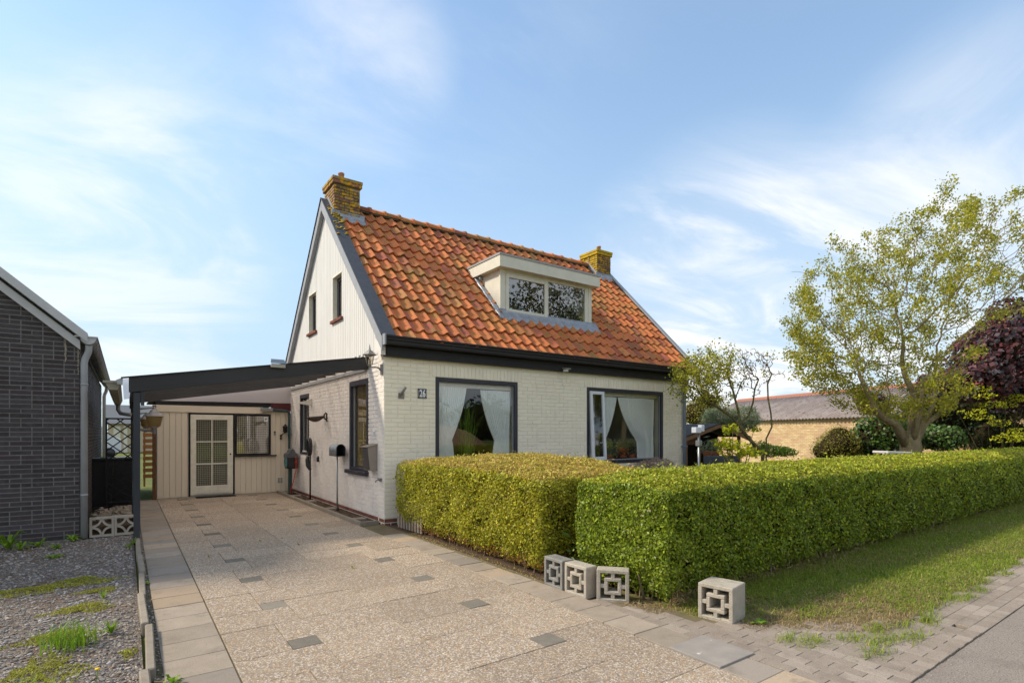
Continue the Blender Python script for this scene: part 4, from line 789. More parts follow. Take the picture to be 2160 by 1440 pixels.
cs = MB(); cs.bbox(0, .07, -.03, .02, -1.53, 0, .005, Mx).bbox(.36, .43, -.03, .02, -1.53, 0, .005, Mx).bbox(.071, .359, -.03, .02, -.07, 0, .005, Mx).bbox(.071, .359, -.03, .02, -1.53, -1.45, .005, Mx); cs.build('open_casement', mat('white_casement', (.66, .67, .68), .4), w2)
MB().box(.065, .365, -.008, -.004, -1.46, -.065, Mx).build('pane', M['pane'], w2)
def curtain(x0, x1, zb, ztop, inner, label, group, m, left=True, y=.105, folds=13, tie=True):
    nu, nv = 56, 26; V = []
    for j in range(nv+1):
        z = zb+(ztop-zb)*j/nv; wi = inner(z)
        for i in range(nu+1):
            u = i/nu; xx = (x0+wi*u) if left else (x1-wi*u); V.append((xx, y+.030*math.sin(2*PI*folds*u+.7*math.sin(z*2+u*5))*min(1, .45+wi)+.02*math.sin(u*5+z), z))
    F = [(j*(nu+1)+i, j*(nu+1)+i+1, (j+1)*(nu+1)+i+1, (j+1)*(nu+1)+i) for j in range(nv) for i in range(nu)]
    o = link('curtain', mesh_np('curtain', V, F, m, True)); tag(o, label, 'curtain', group); return o
def sweep(wtop, wtie, wbot, zt_, ztie, zb):
    def f(z):
        if z > ztie: s = (z-ztie)/(zt_-ztie); return wtie+(wtop-wtie)*(1-(1-s)**2.0)*.55+(wtop-wtie)*s*.45
        s = (ztie-z)/(ztie-zb); return wtie+(wbot-wtie)*min(1, s*2.5)**.5
    return f
G_ = 'sheer curtains behind the front windows'
curtain(1.06, 2.7, .7, 2.40, sweep(.62, .30, .34, 2.40, 1.42, .7), 'white sheer curtain tied back at the left of the left front window', G_, M['curtain'])
curtain(1.06, 2.70, .7, 2.38, sweep(.70, .36, .42, 2.38, 1.38, .7), 'white sheer curtain tied back at the right of the left front window', G_, M['curtain'], left=False, y=.125)
curtain(5.24, 7.1, .95, 2.38, sweep(.50, .10, .12, 2.38, 1.35, .95), 'white sheer curtain swept left, right beside the open casement', G_, M['curtain'], y=.125)
curtain(5.24, 7.02, .95, 2.38, sweep(1.26, .62, .60, 2.38, 1.36, .95), 'wide white sheer curtain tied back at the right of the right front window', G_, M['curtain'], left=False, y=.10, folds=18)
o = MB().box(1.05, 2.72, .13, .15, 2.40, 2.47).build('curtain_rail', M['cream_frame']); tag(o, 'pale pelmet rail above the curtains of the left front window', 'rail')
o = MB().box(5.24, 7.17, .13, .15, 2.40, 2.47).build('curtain_rail', M['cream_frame']); tag(o, 'pale pelmet rail above the curtains of the right front window', 'rail')
curtain(4.72, 5.14, .95, 2.44, lambda z: .40, 'grey net curtain hanging behind the open casement', G_, M['curtain2'], y=.2, folds=5)
for nm, x, y_, z_, n_, sz, mm, lb, lean in (('window_plant', 5.62, .3, .93, 520, .13, 'leaf_reed', 'bushy pale green spider plant on the sill of the right front window', .9), ('window_plant', 6.45, .3, .93, 140, .07, 'leaf_dark', 'small dark green potted plant on the sill of the right front window', .8)):
    t = empty(nm, (x, y_, z_), lb, 'potted plant'); k = n_; rg = np.random.default_rng(k); P = np.stack([x+rg.normal(0, .17 if n_ > 200 else .08, k), y_+rg.normal(0, .04, k), z_+.1+np.abs(rg.normal(.1, .11, k))], 1)
    leaf_obj('leaves', leaves(P, None, sz, .18, 1, rg), M[mm], t); MB().lathe([(.001, 0), (.09, 0), (.12, .16), (.13, .17), (.11, .17)], c=(x, y_, z_-.06), n=14).build('pot', M['terracotta'], t)
t = empty('window_plant', (6.05, .28, .93), 'orange red flowering plant on the sill of the right front window', 'potted plant'); rg = np.random.default_rng(4); P = np.stack([6.05+rg.normal(0, .12, 160), .28+rg.normal(0, .04, 160), .98+np.abs(rg.normal(.08, .07, 160))], 1)
leaf_obj('flowers', leaves(P, None, .055, .8, 1, rg), M['flower_r'], t); P = P+[.0, .01, -.05]; leaf_obj('leaves', leaves(P, None, .06, .5, 1, rg), M['leaf_dark'], t)
t = empty('tall_grass_plant', (1.85, .35, .3), 'tall arching green grass plant standing between the curtains of the left front window', 'potted plant'); rg = np.random.default_rng(8)
P = np.stack([1.85+rg.normal(0, .05, 90), .4+rg.normal(0, .04, 90), np.full(90, .75)], 1); leaf_obj('leaves', blades(P, 1.15, .022, .32, rg), M['leaf_fern'], t); MB().lathe([(.001, 0), (.13, 0), (.17, .4), (.15, .4)], c=(1.85, .4, .3), n=14).build('pot', M['pot_grey'], t)
# gable windows under the car port
def side_window(y0, y1, z0, z1, sill):
    wn = empty('side_window', (0, y0, z0)); wn.parent = H; wn.location = (0, y0, z0); f = .075
    MB().bbox(-.012, .10, y0, y0+f, z0, z1, .004).bbox(-.012, .10, y1-f, y1, z0, z1, .004).bbox(-.012, .10, y0+f, y1-f, z1-f-.02, z1, .004).bbox(-.012, .10, y0+f, y1-f, z0, z0+f*.7, .004).build('frame', M['frame'], wn)
    MB().box(.05, .072, y0+f, y0+f+.02, z0+.05, z1-f-.02).box(.05, .072, y1-f-.02, y1-f, z0+.05, z1-f-.02).build('glazing_bead', M['grey_pvc'], wn)
    MB().box(.066, .070, y0+f, y1-f, z0+.05, z1-f-.02).build('pane', M['pane'], wn)
    if sill: MB().bbox(-.075, .02, y0-.02, y1+.11, z0-.075, z0-.002, .006).build('sill', M['frame'], wn)
    return wn
side_window(.74, 1.73, .85, 2.54, True); s2 = side_window(4.62, 5.42, 1.03, 2.50, False)
MB().box(.03, .06, 4.70, 5.34, 1.085, 1.12).build('inner_rail', M['plastic_w'], s2)
t = empty('venetian_blind', (.12, .8, .95), 'mustard yellow venetian blind behind the near side window', 'blind'); mb = MB()
for i in range(62): z = .93+.0245*i; mb.prism([(.10, .82, z), (.122, .82, z+.014), (.124, .82, z+.012), (.102, .82, z-.002)], (0, .83, 0))
mb.build('slats', M['blind'], t)['kind'] = 'stuff'; MB().box(.10, .13, .82, 1.65, 2.44, 2.475).build('head_rail', M['blind'], t)
MB().box(.6, .62, .3, 6, .3, 2.7).build('room_wall', M['interior'], H)

# ------------------------------------------------------------------ wooden annexe between house and car port
AN = empty('wooden_annexe', (-1.5, 6.4, 0), 'cream boarded annexe with glazed door under the black car port', 'annexe')
Y0 = 6.4
MB().box(-2.96, -.002, Y0+.02, 9.2, -.05, 2.2).build('shell', M['cream'], AN); MB().box(-3.1, -.002, Y0+.0, 9.3, 2.33, 2.36).build('flat_roof', M['felt'], AN)
def planks(x0, x1, z0, z1, p=.123):
    x = x0
    while x < x1-.02:
        e = min(x+p, x1); mb = MB(); mb.bbox(x+.003, e-.003, Y0-.004, Y0+.018, z0, z1, .003); mb.build('plank', M['cream'], AN); x = e
planks(-2.97, -2.335, .02, 2.04); planks(-1.335, -.49, .02, .985, .125); planks(-.49, -.005, .02, 2.10, .122)
MB().bbox(-2.99, -.68, Y0-.022, Y0+.0185, 2.045, 2.215, .004).build('fascia_board', M['cream'], AN)
MB().box(-3.0, -.50, Y0-.03, Y0+.0, 2.22, 2.30).build('black_band', M['black'], AN); MB().box(-.49, -.002, Y0-.05, Y0+.0, 2.13, 2.33).build('maroon_board', M['maroon'], AN)
MB().prism([(-3.3, Y0-.02, 2.305), (-.002, Y0-.02, 2.335), (-.002, Y0-.02, 2.885), (-3.3, Y0-.02, 2.355)], (0, .02, 0)).build('upper_board', M['lilac'], AN)
MB().box(-2.335, -1.335, Y0-.012, Y0+.019, 2.0, 2.04).box(-2.335, -2.30, Y0-.012, Y0+.019, .02, 2.0).box(-1.375, -1.335, Y0-.012, Y0+.019, .02, 2.0).build('door_frame', M['black'], AN)
DR = empty('door', (-2.3, Y0, .04)); DR.parent = AN; DR.location = Vector((-2.3, Y0, .04))-W['wooden_annexe']; W[DR.name] = Vector((-2.3, Y0, .04))
x0, x1, z0, z1 = -2.295, -1.38, .05, 1.995
mb = MB(); mb.bbox(x0, x0+.115, Y0-.045, Y0+.0, z0, z1, .004).bbox(x1-.125, x1, Y0-.045, Y0+.0, z0, z1, .004).bbox(x0+.115, x1-.125, Y0-.045, Y0, z1-.12, z1, .004).bbox(x0+.115, x1-.125, Y0-.045, Y0, z0, z0+.21, .004); mb.build('leaf_frame', M['cream_frame'], DR)
MB().bbox(x0+.08, x1-.08, Y0-.053, Y0-.045, z0+.03, z0+.125, .003).build('weather_board', M['cream_frame'], DR)
gx0, gx1, gz0, gz1 = x0+.115, x1-.125, z0+.21, z1-.12; xm = (gx0+gx1)/2
mb = MB(); mb.bbox(xm-.014, xm+.014, Y0-.04, Y0-.005, gz0, gz1, .003)
for i in (1, 2): z = gz0+(gz1-gz0)*i/3; mb.bbox(gx0-(.03 if i == 1 else 0), xm-.0145, Y0-.047, Y0-.005, z-.014, z+.014, .003).bbox(xm+.0145, gx1+(.03 if i == 1 else 0), Y0-.047, Y0-.005, z-.014, z+.014, .003)
mb.build('glazing_bars', M['cream_frame'], DR)
for i in range(3):
    for a, b in ((gx0, xm-.014), (xm+.014, gx1)): z = gz0+(gz1-gz0)*i/3; MB().box(a, b, Y0-.022, Y0-.018, z+.014, z+(gz1-gz0)/3-.014).build('pane', M['pane_d'], DR)
MB().lathe([(.001, .03), (.02, .025), (.014, 0)], c=(0, 0, 0), n=12, M=Matrix.Translation((-1.44, Y0-.045, 1.03)) @ Matrix.Rotation(R(90), 4, 'X')).build('lock', M['iron'], DR)
# openings are read as dark rooms behind lace: boxes cut into the shell are replaced by a net in front of a dark board
def net(x0, x1, z0, z1, y, label, step=.046):
    mb = MB(); x = x0
    while x < x1: mb.box(x, x+.014, y, y+.001, z0, z1); x += step
    z = z0
    while z < z1: mb.box(x0, x1, y+.0015, y+.0025, z, z+.014); z += step
    o = mb.build('lace_net', M['lace']); tag(o, label, 'net curtain'); return o
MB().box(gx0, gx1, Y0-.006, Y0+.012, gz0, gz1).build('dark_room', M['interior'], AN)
net(gx0, gx1, gz0, gz1, Y0-.012, 'checked lace net behind the six door panes')
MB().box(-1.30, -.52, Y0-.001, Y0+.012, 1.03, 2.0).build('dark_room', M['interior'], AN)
MB().bbox(-1.33, -1.29, Y0-.03, Y0+.019, .99, 2.035, .003).bbox(-.545, -.495, Y0-.03, Y0+.019, .99, 2.035, .003).bbox(-1.289, -.546, Y0-.03, Y0+.019, 1.985, 2.035, .003).bbox(-1.289, -.546, Y0-.03, Y0+.019, .99, 1.03, .003).build('window_frame', M['black'], AN)
MB().bbox(-1.34, -.36, Y0-.075, Y0-.005, .955, .985, .004).build('window_sill', M['black'], AN); MB().box(-1.29, -.546, Y0-.022, Y0-.018, 1.03, 1.985).build('pane', glass('annexe_glass', ior=2.1), AN)
net(-1.285, -.55, 1.035, 1.98, Y0-.012, 'checked lace net behind the black framed annexe window')
o = MB().box(-.66, -.565, Y0-.0245, Y0-.0225, 1.85, 1.965).build('warning_sticker', M['enamel_w']); tag(o, 'white camera warning sticker in the top corner of the annexe window', 'sticker')
mb = MB(); mb.prism([(-.645, Y0-.0265, 1.925), (-.60, Y0-.0265, 1.935), (-.585, Y0-.0265, 1.915), (-.63, Y0-.0265, 1.90)], (0, .0015, 0)).prism([(-.585, Y0-.0265, 1.93), (-.575, Y0-.0265, 1.915), (-.585, Y0-.0265, 1.905)], (0, .0015, 0)).box(-.64, -.60, Y0-.0265, Y0-.025, 1.875, 1.885); q = mb.build('camera_mark', M['enamel'], o)
MB().tube([(-.66, Y0-.10, 2.17), (-.66, Y0-.10, 2.13)], .02, 8).prism([(-.74, Y0-.02, 2.20), (-.74, Y0-.14, 2.20), (-.74, Y0-.12, 2.12), (-.74, Y0-.04, 2.12)], (.28, 0, 0)).build('short_gutter', M['grey_pvc'], AN)
MB().tube([(-.46, Y0-.12, 2.15), (-.16, Y0-.14, 2.13), (-.09, Y0-.14, 2.11), (-.065, Y0-.14, 2.05), (-.065, Y0-.14, 1.2), (-.065, Y0-.14, .0)], .034, 12).box(-.11, -.01, Y0-.2, Y0-.1, 1.5, 1.52).build('downpipe', M['green_pipe'], AN)
MB().bbox(-3.06, -2.985, Y0-.03, Y0+.05, -.02, 2.2, .005).build('corner_post', M['hut'], AN)
def thing1(name, mb, m, label, cat, group=None, solid=None):
    o = mb.build(name, m, solid=solid); tag(o, label, cat, group); return o
o = thing1('doormat', MB().bbox(-2.2, -1.35, 6.08, 6.36, .0, .014, .004), M['mat_black'], 'flat black rubber doormat before the glazed door', 'doormat')
t = empty('doorbell', (-.40, Y0-.005, 1.5), 'small grey doorbell camera beside the annexe window', 'doorbell'); MB().bbox(-.42, -.375, Y0-.03, Y0-.006, 1.49, 1.60, .006).build('body', M['grey_pvc'], t); MB().bbox(-.415, -.38, Y0-.033, Y0-.03, 1.56, 1.595, .001).build('lens', M['plastic_b'], t)
t = empty('air_vent', (-.27, Y0, .24), 'cream louvred air vent low in the boarded wall', 'vent'); MB().bbox(-.335, -.195, Y0-.016, Y0-.005, .235, .40, .003).build('plate', M['cream_frame'], t)
for i in range(6):
    for a, b in ((-.323, -.272), (-.258, -.207)): MB().box(a, b, Y0-.019, Y0-.0165, .252+.023*i, .264+.023*i).build('slot', M['iron'], t)
t = empty('wall_lantern', (-.16, Y0, 1.55), 'small black carriage lantern on a scrolled bracket beside the green downpipe', 'lantern')
MB().tube([(-.25, Y0-.01, 1.42), (-.25, Y0-.05, 1.46), (-.22, Y0-.09, 1.52), (-.16, Y0-.12, 1.56)], .011, 8).lathe([(.02, 0), (.03, .03), (.012, .06), (.028, .1), (.008, .14)], c=(-.25, Y0-.03, 1.38), n=8).build('bracket', M['iron'], t)
MB().lathe([(.03, 0), (.055, .02), (.06, .14), (.07, .15), (.03, .2), (.005, .23)], c=(-.16, Y0-.12, 1.56), n=6).build('lamp', M['plastic_b'], t)

# ------------------------------------------------------------------ car port
CP = empty('carport', (-1.75, .75, 0), 'black wooden lean-to car port with sloping beam between house and garage', 'carport')
def cz(x): return 2.905+.1615*x
def slope_bar(x0, x1, y0, y1, top, dep): return MB().prism([(x0, y0, cz(x0)+top), (x1, y0, cz(x1)+top), (x1, y0, cz(x1)+top-dep), (x0, y0, cz(x0)+top-dep)], (0, y1-y0, 0))
slope_bar(-3.53, -.003, .72, .765, 0, .205).build('front_beam', M['dark_wood'], CP); slope_bar(-3.62, -.003, .705, .80, .022, .018).build('edge_trim', M['black'], CP)
for i in range(8):
    y = 1.30+i*.66; slope_bar(-3.50, -.003, y, y+.05, -.03, .115).build('rafter', M['dark_wood'], CP)
slope_bar(-3.60, -.003, .81, 6.36, -.005, .006).build('roof_sheet', M['poly'], CP)
MB().box(-3.495, -3.405, .77, 6.3, 2.10, 2.18).build('wall_plate', M['dark_wood'], CP)
MB().prism([(-.002, .80, 2.73), (-.05, .80, 2.73), (-.05, .80, 2.67), (-.002, .80, 2.67)], (0, 5.5, 0)).build('ledger', M['grey_pvc'], CP)
for y, z in ((.722, 2.13), (3.3, 2.10), (5.9, 2.10)): MB().bbox(-3.475, -3.395, y, y+.085, -.05, z, .006).build('post', M['post_wood'], CP)
MB().bbox(-3.39, -3.345, .735, .79, 1.95, 2.16, .004).build('post_cleat', M['post_wood'], CP)
for j in range(1): MB().prism([(-3.62, .9, 2.27), (-3.80, .9, 2.27), (-3.76, .9, 2.17), (-3.66, .9, 2.17)], (0, 5.3, 0)).box(-3.83, -3.60, .88, .90, 2.265, 2.30).build('gutter', mat('beige_gutter', (.33, .30, .235), .55, ((.22, .2, .15), 7, .8), layers=[((.10, .09, .06), 9, .6, .75)]), CP)
MB().tube([(-3.70, 5.9, 2.2), (-3.70, 5.9, 2.06), (-3.66, 5.85, 1.98), (-3.5, 5.8, 1.95), (-3.4, 5.8, 1.95)], .04, 10).build('gutter_elbow', M['grey_pvc'], CP)
MB().prism([(-3.60, .76, 2.34), (-3.68, .76, 2.30), (-3.66, .76, 2.24), (-3.60, .76, 2.24)], (0, .12, 0)).build('trim_end', M['zinc'], CP)
t = empty('solar_light', (-1.53, .70, 2.64), 'sand coloured solar light with tilted panel on the car port beam', 'solar light')
MB().bbox(-1.65, -1.43, .66, .72, 2.615, 2.675, .006).build('housing', M['solar_body'], t); MB().prism([(-1.66, .645, 2.68), (-1.42, .645, 2.68), (-1.44, .72, 2.755), (-1.64, .72, 2.755)], (0, .012, .004)).build('panel', M['solar'], t)
def hanging_lantern(x, y, z, s, ax, label, side=-1):
    t = empty('post_lantern', (x, y, z), label, 'lantern', 'lanterns on brackets under the car port')
    MB().tube([(ax, y, z+.30*s), (x-.02, y, z+.33*s), (x, y, z+.30*s)], .014*s, 8).tube([(ax, y, z-.02*s), (x, y, z-.05*s), (x, y, z)], .022*s, 8).build('bracket', M['lamp_metal'], t)
    MB().lathe([(.06, .0), (.09, .02), (.115, .17), (.12, .185)], c=(x, y, z), n=12).scale if False else None
    a = MB(); a.lathe([(.055*s, .02*s), (.085*s, .035*s), (.118*s, .185*s), (.118*s, .195*s)], c=(x, y, z), n=10); a.build('shade', M['amber'], t)
    b = MB(); b.lathe([(.155*s, .19*s), (.12*s, .215*s), (.07*s, .25*s), (.05*s, .29*s), (.02*s, .31*s), (.028*s, .325*s), (.001, .35*s)], c=(x, y, z), n=16); b.lathe([(.001, -.10*s), (.03*s, -.08*s), (.035*s, 0), (.07*s, .02*s), (.06*s, .03*s)], c=(x, y, z), n=12); b.build('cap', M['lamp_metal'], t)
    return t
hanging_lantern(-3.19, 1.72, 1.63, 1.0, -3.40, 'larger amber glass lantern on the inner side of the front car port post')
hanging_lantern(-3.27, 2.75, 1.64, .8, -3.40, 'smaller amber glass lantern half hidden behind the front car port post')

# ------------------------------------------------------------------ things on and by the gable wall
t = empty('corner_lantern', (-.02, .10, 2.62), 'weathered hexagonal carriage lantern on a bracket at the house corner', 'lantern')
lx, ly, lz = -.21, .12, 2.70
MB().tube([(-.01, .08, 2.60), (-.06, .09, 2.655), (-.12, .1, 2.67), (-.17, .115, 2.665), (lx, ly, 2.675)], [.022, .016, .011, .011, .013], 8).bbox(-.03, .0, .05, .12, 2.54, 2.72, .008).lathe([(.001, -.07), (.008, -.06), (.012, -.035), (.03, -.02), (.035, 0)], c=(lx, ly, lz), n=8).build('bracket', M['lamp_metal'], t)
MB().lathe([(.048, .0), (.080, .165)], c=(lx, ly, lz), n=6, smooth=False).build('glass', M['lamp_glass'], t); MB().lathe([(.02, .0), (.022, .07), (.012, .10), (.001, .11)], c=(lx, ly, lz), n=10).build('bulb', M['plastic_w'], t)
b = MB(); b.lathe([(.115, .165), (.115, .175), (.05, .235), (.02, .255), (.012, .30), (.001, .36)], c=(lx, ly, lz), n=6, smooth=False); [b.tube([(lx+.048*math.cos(a), ly+.048*math.sin(a), lz), (lx+.080*math.cos(a), ly+.080*math.sin(a), lz+.165)], .004, 5) for a in [i*PI/3 for i in range(6)]]; b.build('frame', M['lamp_metal'], t)
t = empty('arched_mailbox', (-.16, 2.0, 0), 'grey galvanised arched mailbox open at the end on a thin pole', 'mailbox')
def arch(w, h, n=12): return [(-w/2, 0)]+[(-w/2*math.cos(PI*i/n), h-w/2+w/2*math.sin(PI*i/n)) for i in range(n+1)]+[(w/2, 0)]
pr = arch(.185, .235); k = len(pr); V = [(-.16+a, y, 1.10+b) for y in (1.77, 2.22) for a, b in pr]; mb = MB().poly(V, [(i, k+i, k+(i+1) % k, (i+1) % k) for i in range(k)] + [tuple(range(k, 2*k))], False); mb.sm = [True]*(k-1)+[False, False]; mb.build('barrel', M['steel'], t, solid=.003)
V = [(-.16+a*.97, y, 1.103+b*.985) for y in (1.775, 2.215) for a, b in pr]; MB().poly(V, [((i+1) % k, k+(i+1) % k, k+i, i) for i in range(k)] + [tuple(range(k, 2*k))[::-1]], False).build('inside', M['steel_in'], t)
MB().tube([(-.16, 2.0, -.02), (-.16, 2.0, 1.1)], .016, 10).bbox(-.19, -.13, 1.9, 2.1, 1.085, 1.098, .002).build('pole', M['steel'], t); MB().tube([(-.16, 2.0, -.02), (-.16, 2.0, .09)], .026, 10).build('foot', M['iron'], t)
t = empty('wall_letterbox', (-.09, .45, .9), 'taupe metal letterbox with dark front hung beside the yellow blind', 'letterbox')
MB().prism([(-.005, .30, .90), (-.135, .30, .90), (-.175, .30, 1.30), (-.005, .30, 1.345)], (0, .30, 0)).build('body', M['taupe'], t); MB().prism([(-.137, .31, .92), (-.150, .31, .918), (-.187, .31, 1.285), (-.172, .31, 1.295)], (0, .28, 0)).build('front_flap', M['taupe_d'], t)
MB().prism([(-.0, .285, 1.348), (-.20, .285, 1.30), (-.20, .285, 1.315), (0, .285, 1.36)], (0, .33, 0)).build('lid', M['taupe'], t); MB().lathe([(.012, 0), (.008, .01), (.001, .012)], n=8, M=Matrix.Translation((-.165, .52, 1.10)) @ Matrix.Rotation(R(-90), 4, 'Y')).build('lock', M['steel'], t)
t = empty('small_plate', (-.008, .44, 1.5), 'tiny white plate with dark figures on the gable wall above the letterbox', 'plate'); MB().bbox(-.014, -.004, .39, .48, 1.46, 1.60, .002).build('plate', M['enamel_w'], t)
fg = MB(); [fg.bbox(-.017, -.0145, .395+.033*i+(.012 if j % 2 else 0), .411+.033*i+(.006 if j else 0), 1.495+.028*j, 1.510+.028*j, .0008) for i in range(2) for j in range(3)]; fg.build('figures', M['enamel'], t)['kind'] = 'stuff'
t = empty('garden_tap', (-.02, .12, .74), 'small metal tap low on the wall by the house corner', 'tap'); MB().tube([(0, .12, .75), (-.07, .12, .75), (-.10, .12, .74), (-.105, .12, .71)], .012, 8).bbox(-.03, -.0, .09, .15, .72, .78, .004).build('spout', M['lamp_metal'], t); MB().tube([(-.06, .09, .775), (-.06, .15, .775)], .008, 6).build('handle', M['iron'], t)
t = empty('iron_bowl_lamp', (-.02, 3.2, 1.9), 'brown cast iron boat shaped bowl on a wall bracket between the side windows', 'wall bowl')
V, F = [], []; nn, mm = 12, 8
for i in range(nn+1):
    s = i/nn; x = -.07-.36*s; wd = .085*math.sin(PI*min(.999, .06+.92*s))**.7; dp = .115*math.sin(PI*min(.999, .08+.88*s))**.8; zc = 1.925-.035*s
    for j in range(mm+1): a = PI*j/mm; V.append((x, 3.2+wd*math.cos(a), zc-dp*math.sin(a)))
F = [(i*(mm+1)+j, i*(mm+1)+j+1, (i+1)*(mm+1)+j+1, (i+1)*(mm+1)+j) for i in range(nn) for j in range(mm)]
MB().poly(V, F, True).build('bowl', M['iron'], t, solid=.008); MB().tube([(0, 3.2, 1.97), (-.03, 3.2, 1.99), (-.06, 3.2, 1.95), (-.06, 3.2, 1.87), (-.02, 3.2, 1.84)], .016, 8).bbox(-.02, .0, 3.16, 3.24, 1.80, 1.98, .006).build('bracket', M['iron'], t)
t = empty('wall_unit', (-.02, 4.5, 2.28), 'cream wedge shaped unit sticking out of the wall beside the far side window', 'wall unit'); MB().prism([(0, 4.38, 2.20), (-.09, 4.38, 2.20), (-.09, 4.38, 2.33), (0, 4.38, 2.36)], (0, .1, 0)).prism([(-.09, 4.39, 2.21), (-.26, 4.39, 2.235), (-.28, 4.39, 2.255), (-.26, 4.39, 2.275), (-.09, 4.39, 2.31)], (0, .08, 0)).build('body', M['plastic_w'], t)
t = empty('coiled_hose_post', (-.10, 4.15, 0), 'black cable coil hanging on a slim black post by the gable wall', 'cable post')
b = MB()
for i in range(7):
    r_, yy = .185+.012*math.sin(i*2.3), -.045+.015*i; b.tube([(-.12+.018*math.cos(i*1.7)+yy*.6, 4.15+r_*math.cos(a)*.62, 1.23+r_*math.sin(a)) for a in np.linspace(0, 2*PI, 22)], .016, 6, cap=False)
b.build('cable_coil', M['plastic_b'], t); MB().tube([(-.10, 4.15, -.02), (-.10, 4.15, 1.3)], .019, 10).build('post', M['plastic_b'], t)
MB().tube([(-.15, 4.16, 1.02), (-.16, 4.17, .93), (-.15, 4.16, .80), (-.11, 4.13, .72), (-.09, 4.12, .73)], [.03, .045, .045, .04, .03], 10).build('plug_sleeve', M['plastic_b'], t)
t = empty('wall_socket', (-.02, 3.82, .95), 'round black outdoor socket on the wall right of the cable coil', 'socket'); MB().lathe([(.001, .045), (.03, .042), (.05, .02), (.052, 0)], n=14, M=Matrix.Translation((-.002, 3.82, .98)) @ Matrix.Rotation(R(-90), 4, 'Y')).bbox(-.05, -.002, 3.76, 3.82, .90, .96, .006).build('socket', M['plastic_b'], t)
t = empty('hose_reel_box', (-.18, 5.6, 0), 'dark hose reel box with teal disc side and red hose on a post', 'hose box')
MB().bbox(-.30, -.06, 5.45, 5.75, .66, 1.0, .012).build('body', M['plastic_b'], t)
MB().prism([(-.32, 5.43, .94), (-.04, 5.43, .94), (-.05, 5.43, 1.03), (-.11, 5.43, 1.06), (-.14, 5.43, 1.13), (-.18, 5.43, 1.155), (-.22, 5.43, 1.13), (-.25, 5.43, 1.06), (-.31, 5.43, 1.03)], (0, .34, 0)).build('ornate_lid', mat('grey_cast_lid', (.085, .085, .09), .55, ((.16, .16, .17), 40, .8), bump=(50, .006)), t)
MB().lathe([(.001, .012), (.04, .014), (.045, .004), (.09, .004), (.095, .014), (.15, .012), (.16, 0)], n=24, M=Matrix.Translation((-.302, 5.60, .83)) @ Matrix.Rotation(R(-90), 4, 'Y')).build('reel_disc', M['teal'], t)
MB().tube([(-.10, 5.44, .97), (-.10, 5.42, .85), (-.10, 5.42, .74), (-.10, 5.43, .62), (-.14, 5.5, .35), (-.2, 5.55, .1), (-.2, 5.56, .02)], .011, 8).lathe([(.001, .03), (.03, .015), (.03, -.015), (.001, -.03)], c=(-.10, 5.415, .83), n=10).build('red_hose', M['red'], t); MB().bbox(-.24, -.16, 5.56, 5.64, -.02, .66, .006).build('post', M['green_pipe'], t)
# planter strip with kerbs along the gable
t = empty('planting_strip', (-.2, 3, 0), 'narrow soil strip with low kerb along the gable wall', 'planting strip')
for a, b in ((.12, 1.11), (1.12, 2.11), (2.12, 3.11), (3.12, 4.11), (4.12, 5.11), (5.12, 6.2)): mb = MB(); mb.bbox(-.385, -.33, a, b, -.1, .065, .006); mb.build('kerb_stone', M['kerb'], t)
MB().bbox(-.328, -.045, .12, .17, -.1, .062, .006).build('kerb_stone', M['kerb'], t); MB().box(-.33, .004, .17, 6.2, -.1, .015).build('soil', M['dirt'], t)
for y in (.55, 2.15, 3.6, 4.9, 5.7): mb = MB(); mb.bbox(-.325, -.10, y, y+.2, -.05, .05, .008); mb.build('stepping_slab', M['kerb'], t)
rg = np.random.default_rng(5); P = np.stack([rg.uniform(-.32, -.01, 500), rg.uniform(.2, 6.1, 500), np.full(500, .017)], 1); o = pebbles_obj('soil_crumbs', P, .006, .022, M['dirt']); tag(o, 'brown soil crumbs in the narrow strip by the gable', 'soil')
# things on the front wall
t = empty('house_number_plate', (.70, -.02, 2.17), 'dark blue enamel house number plate reading 26 left of the front window', 'number plate')
MB().bbox(.615, .790, -.018, -.002, 2.16, 2.335, .006).build('plate', M['enamel'], t)
b = MB()
for q in ((.628, .777, 2.318, 2.322), (.628, .777, 2.173, 2.177)): b.box(q[0]+.012, q[1]-.012, -.0205, -.0185, q[2], q[3])
for q in ((.628, .632), (.773, .777)): b.box(q[0], q[1], -.0205, -.0185, 2.189, 2.306)
b.build('border', M['enamel_w'], t)
fc = bpy.data.curves.new('number', 'FONT'); fc.body = '26'; fc.size = .165; fc.extrude = .0012; fc.align_x = 'CENTER'; fc.offset = .0045; fc.resolution_u = 4
tmp = bpy.data.objects.new('tmp', fc); COL.objects.link(tmp); bpy.context.view_layer.update(); nm = bpy.data.meshes.new_from_object(tmp); bpy.data.objects.remove(tmp); nm.materials.clear(); nm.materials.append(M['enamel_w'])
link('number', nm, t, (.7025, -.0205, 2.194), (PI/2, 0, 0), (.70, 1, 1))
t = empty('flag_holder', (.32, -.01, 2.2), 'small grey metal flag pole socket on the front wall near the corner', 'flag holder'); MB().bbox(.25, .36, -.012, .0, 2.14, 2.24, .003).build('plate', M['lamp_metal'], t); MB().tube([(.28, -.02, 2.19), (.335, -.13, 2.33)], .024, 12, r2=.021).build('socket', M['lamp_metal'], t)
t = empty('security_camera', (3.9, -.12, 2.86), 'small white outdoor camera under the black eaves between the windows', 'camera'); MB().bbox(3.89, 3.97, -.2, -.11, 2.83, 2.88, .008).build('body', M['plastic_w'], t); MB().prism([(3.87, -.24, 2.885), (4.0, -.24, 2.885), (4.0, -.10, 2.90), (3.87, -.10, 2.90)], (0, 0, .008)).build('hood', M['plastic_w'], t)
t = empty('slatted_screen', (.0, -.7, 0), 'low weathered slatted screen standing between house corner and hedge', 'screen')
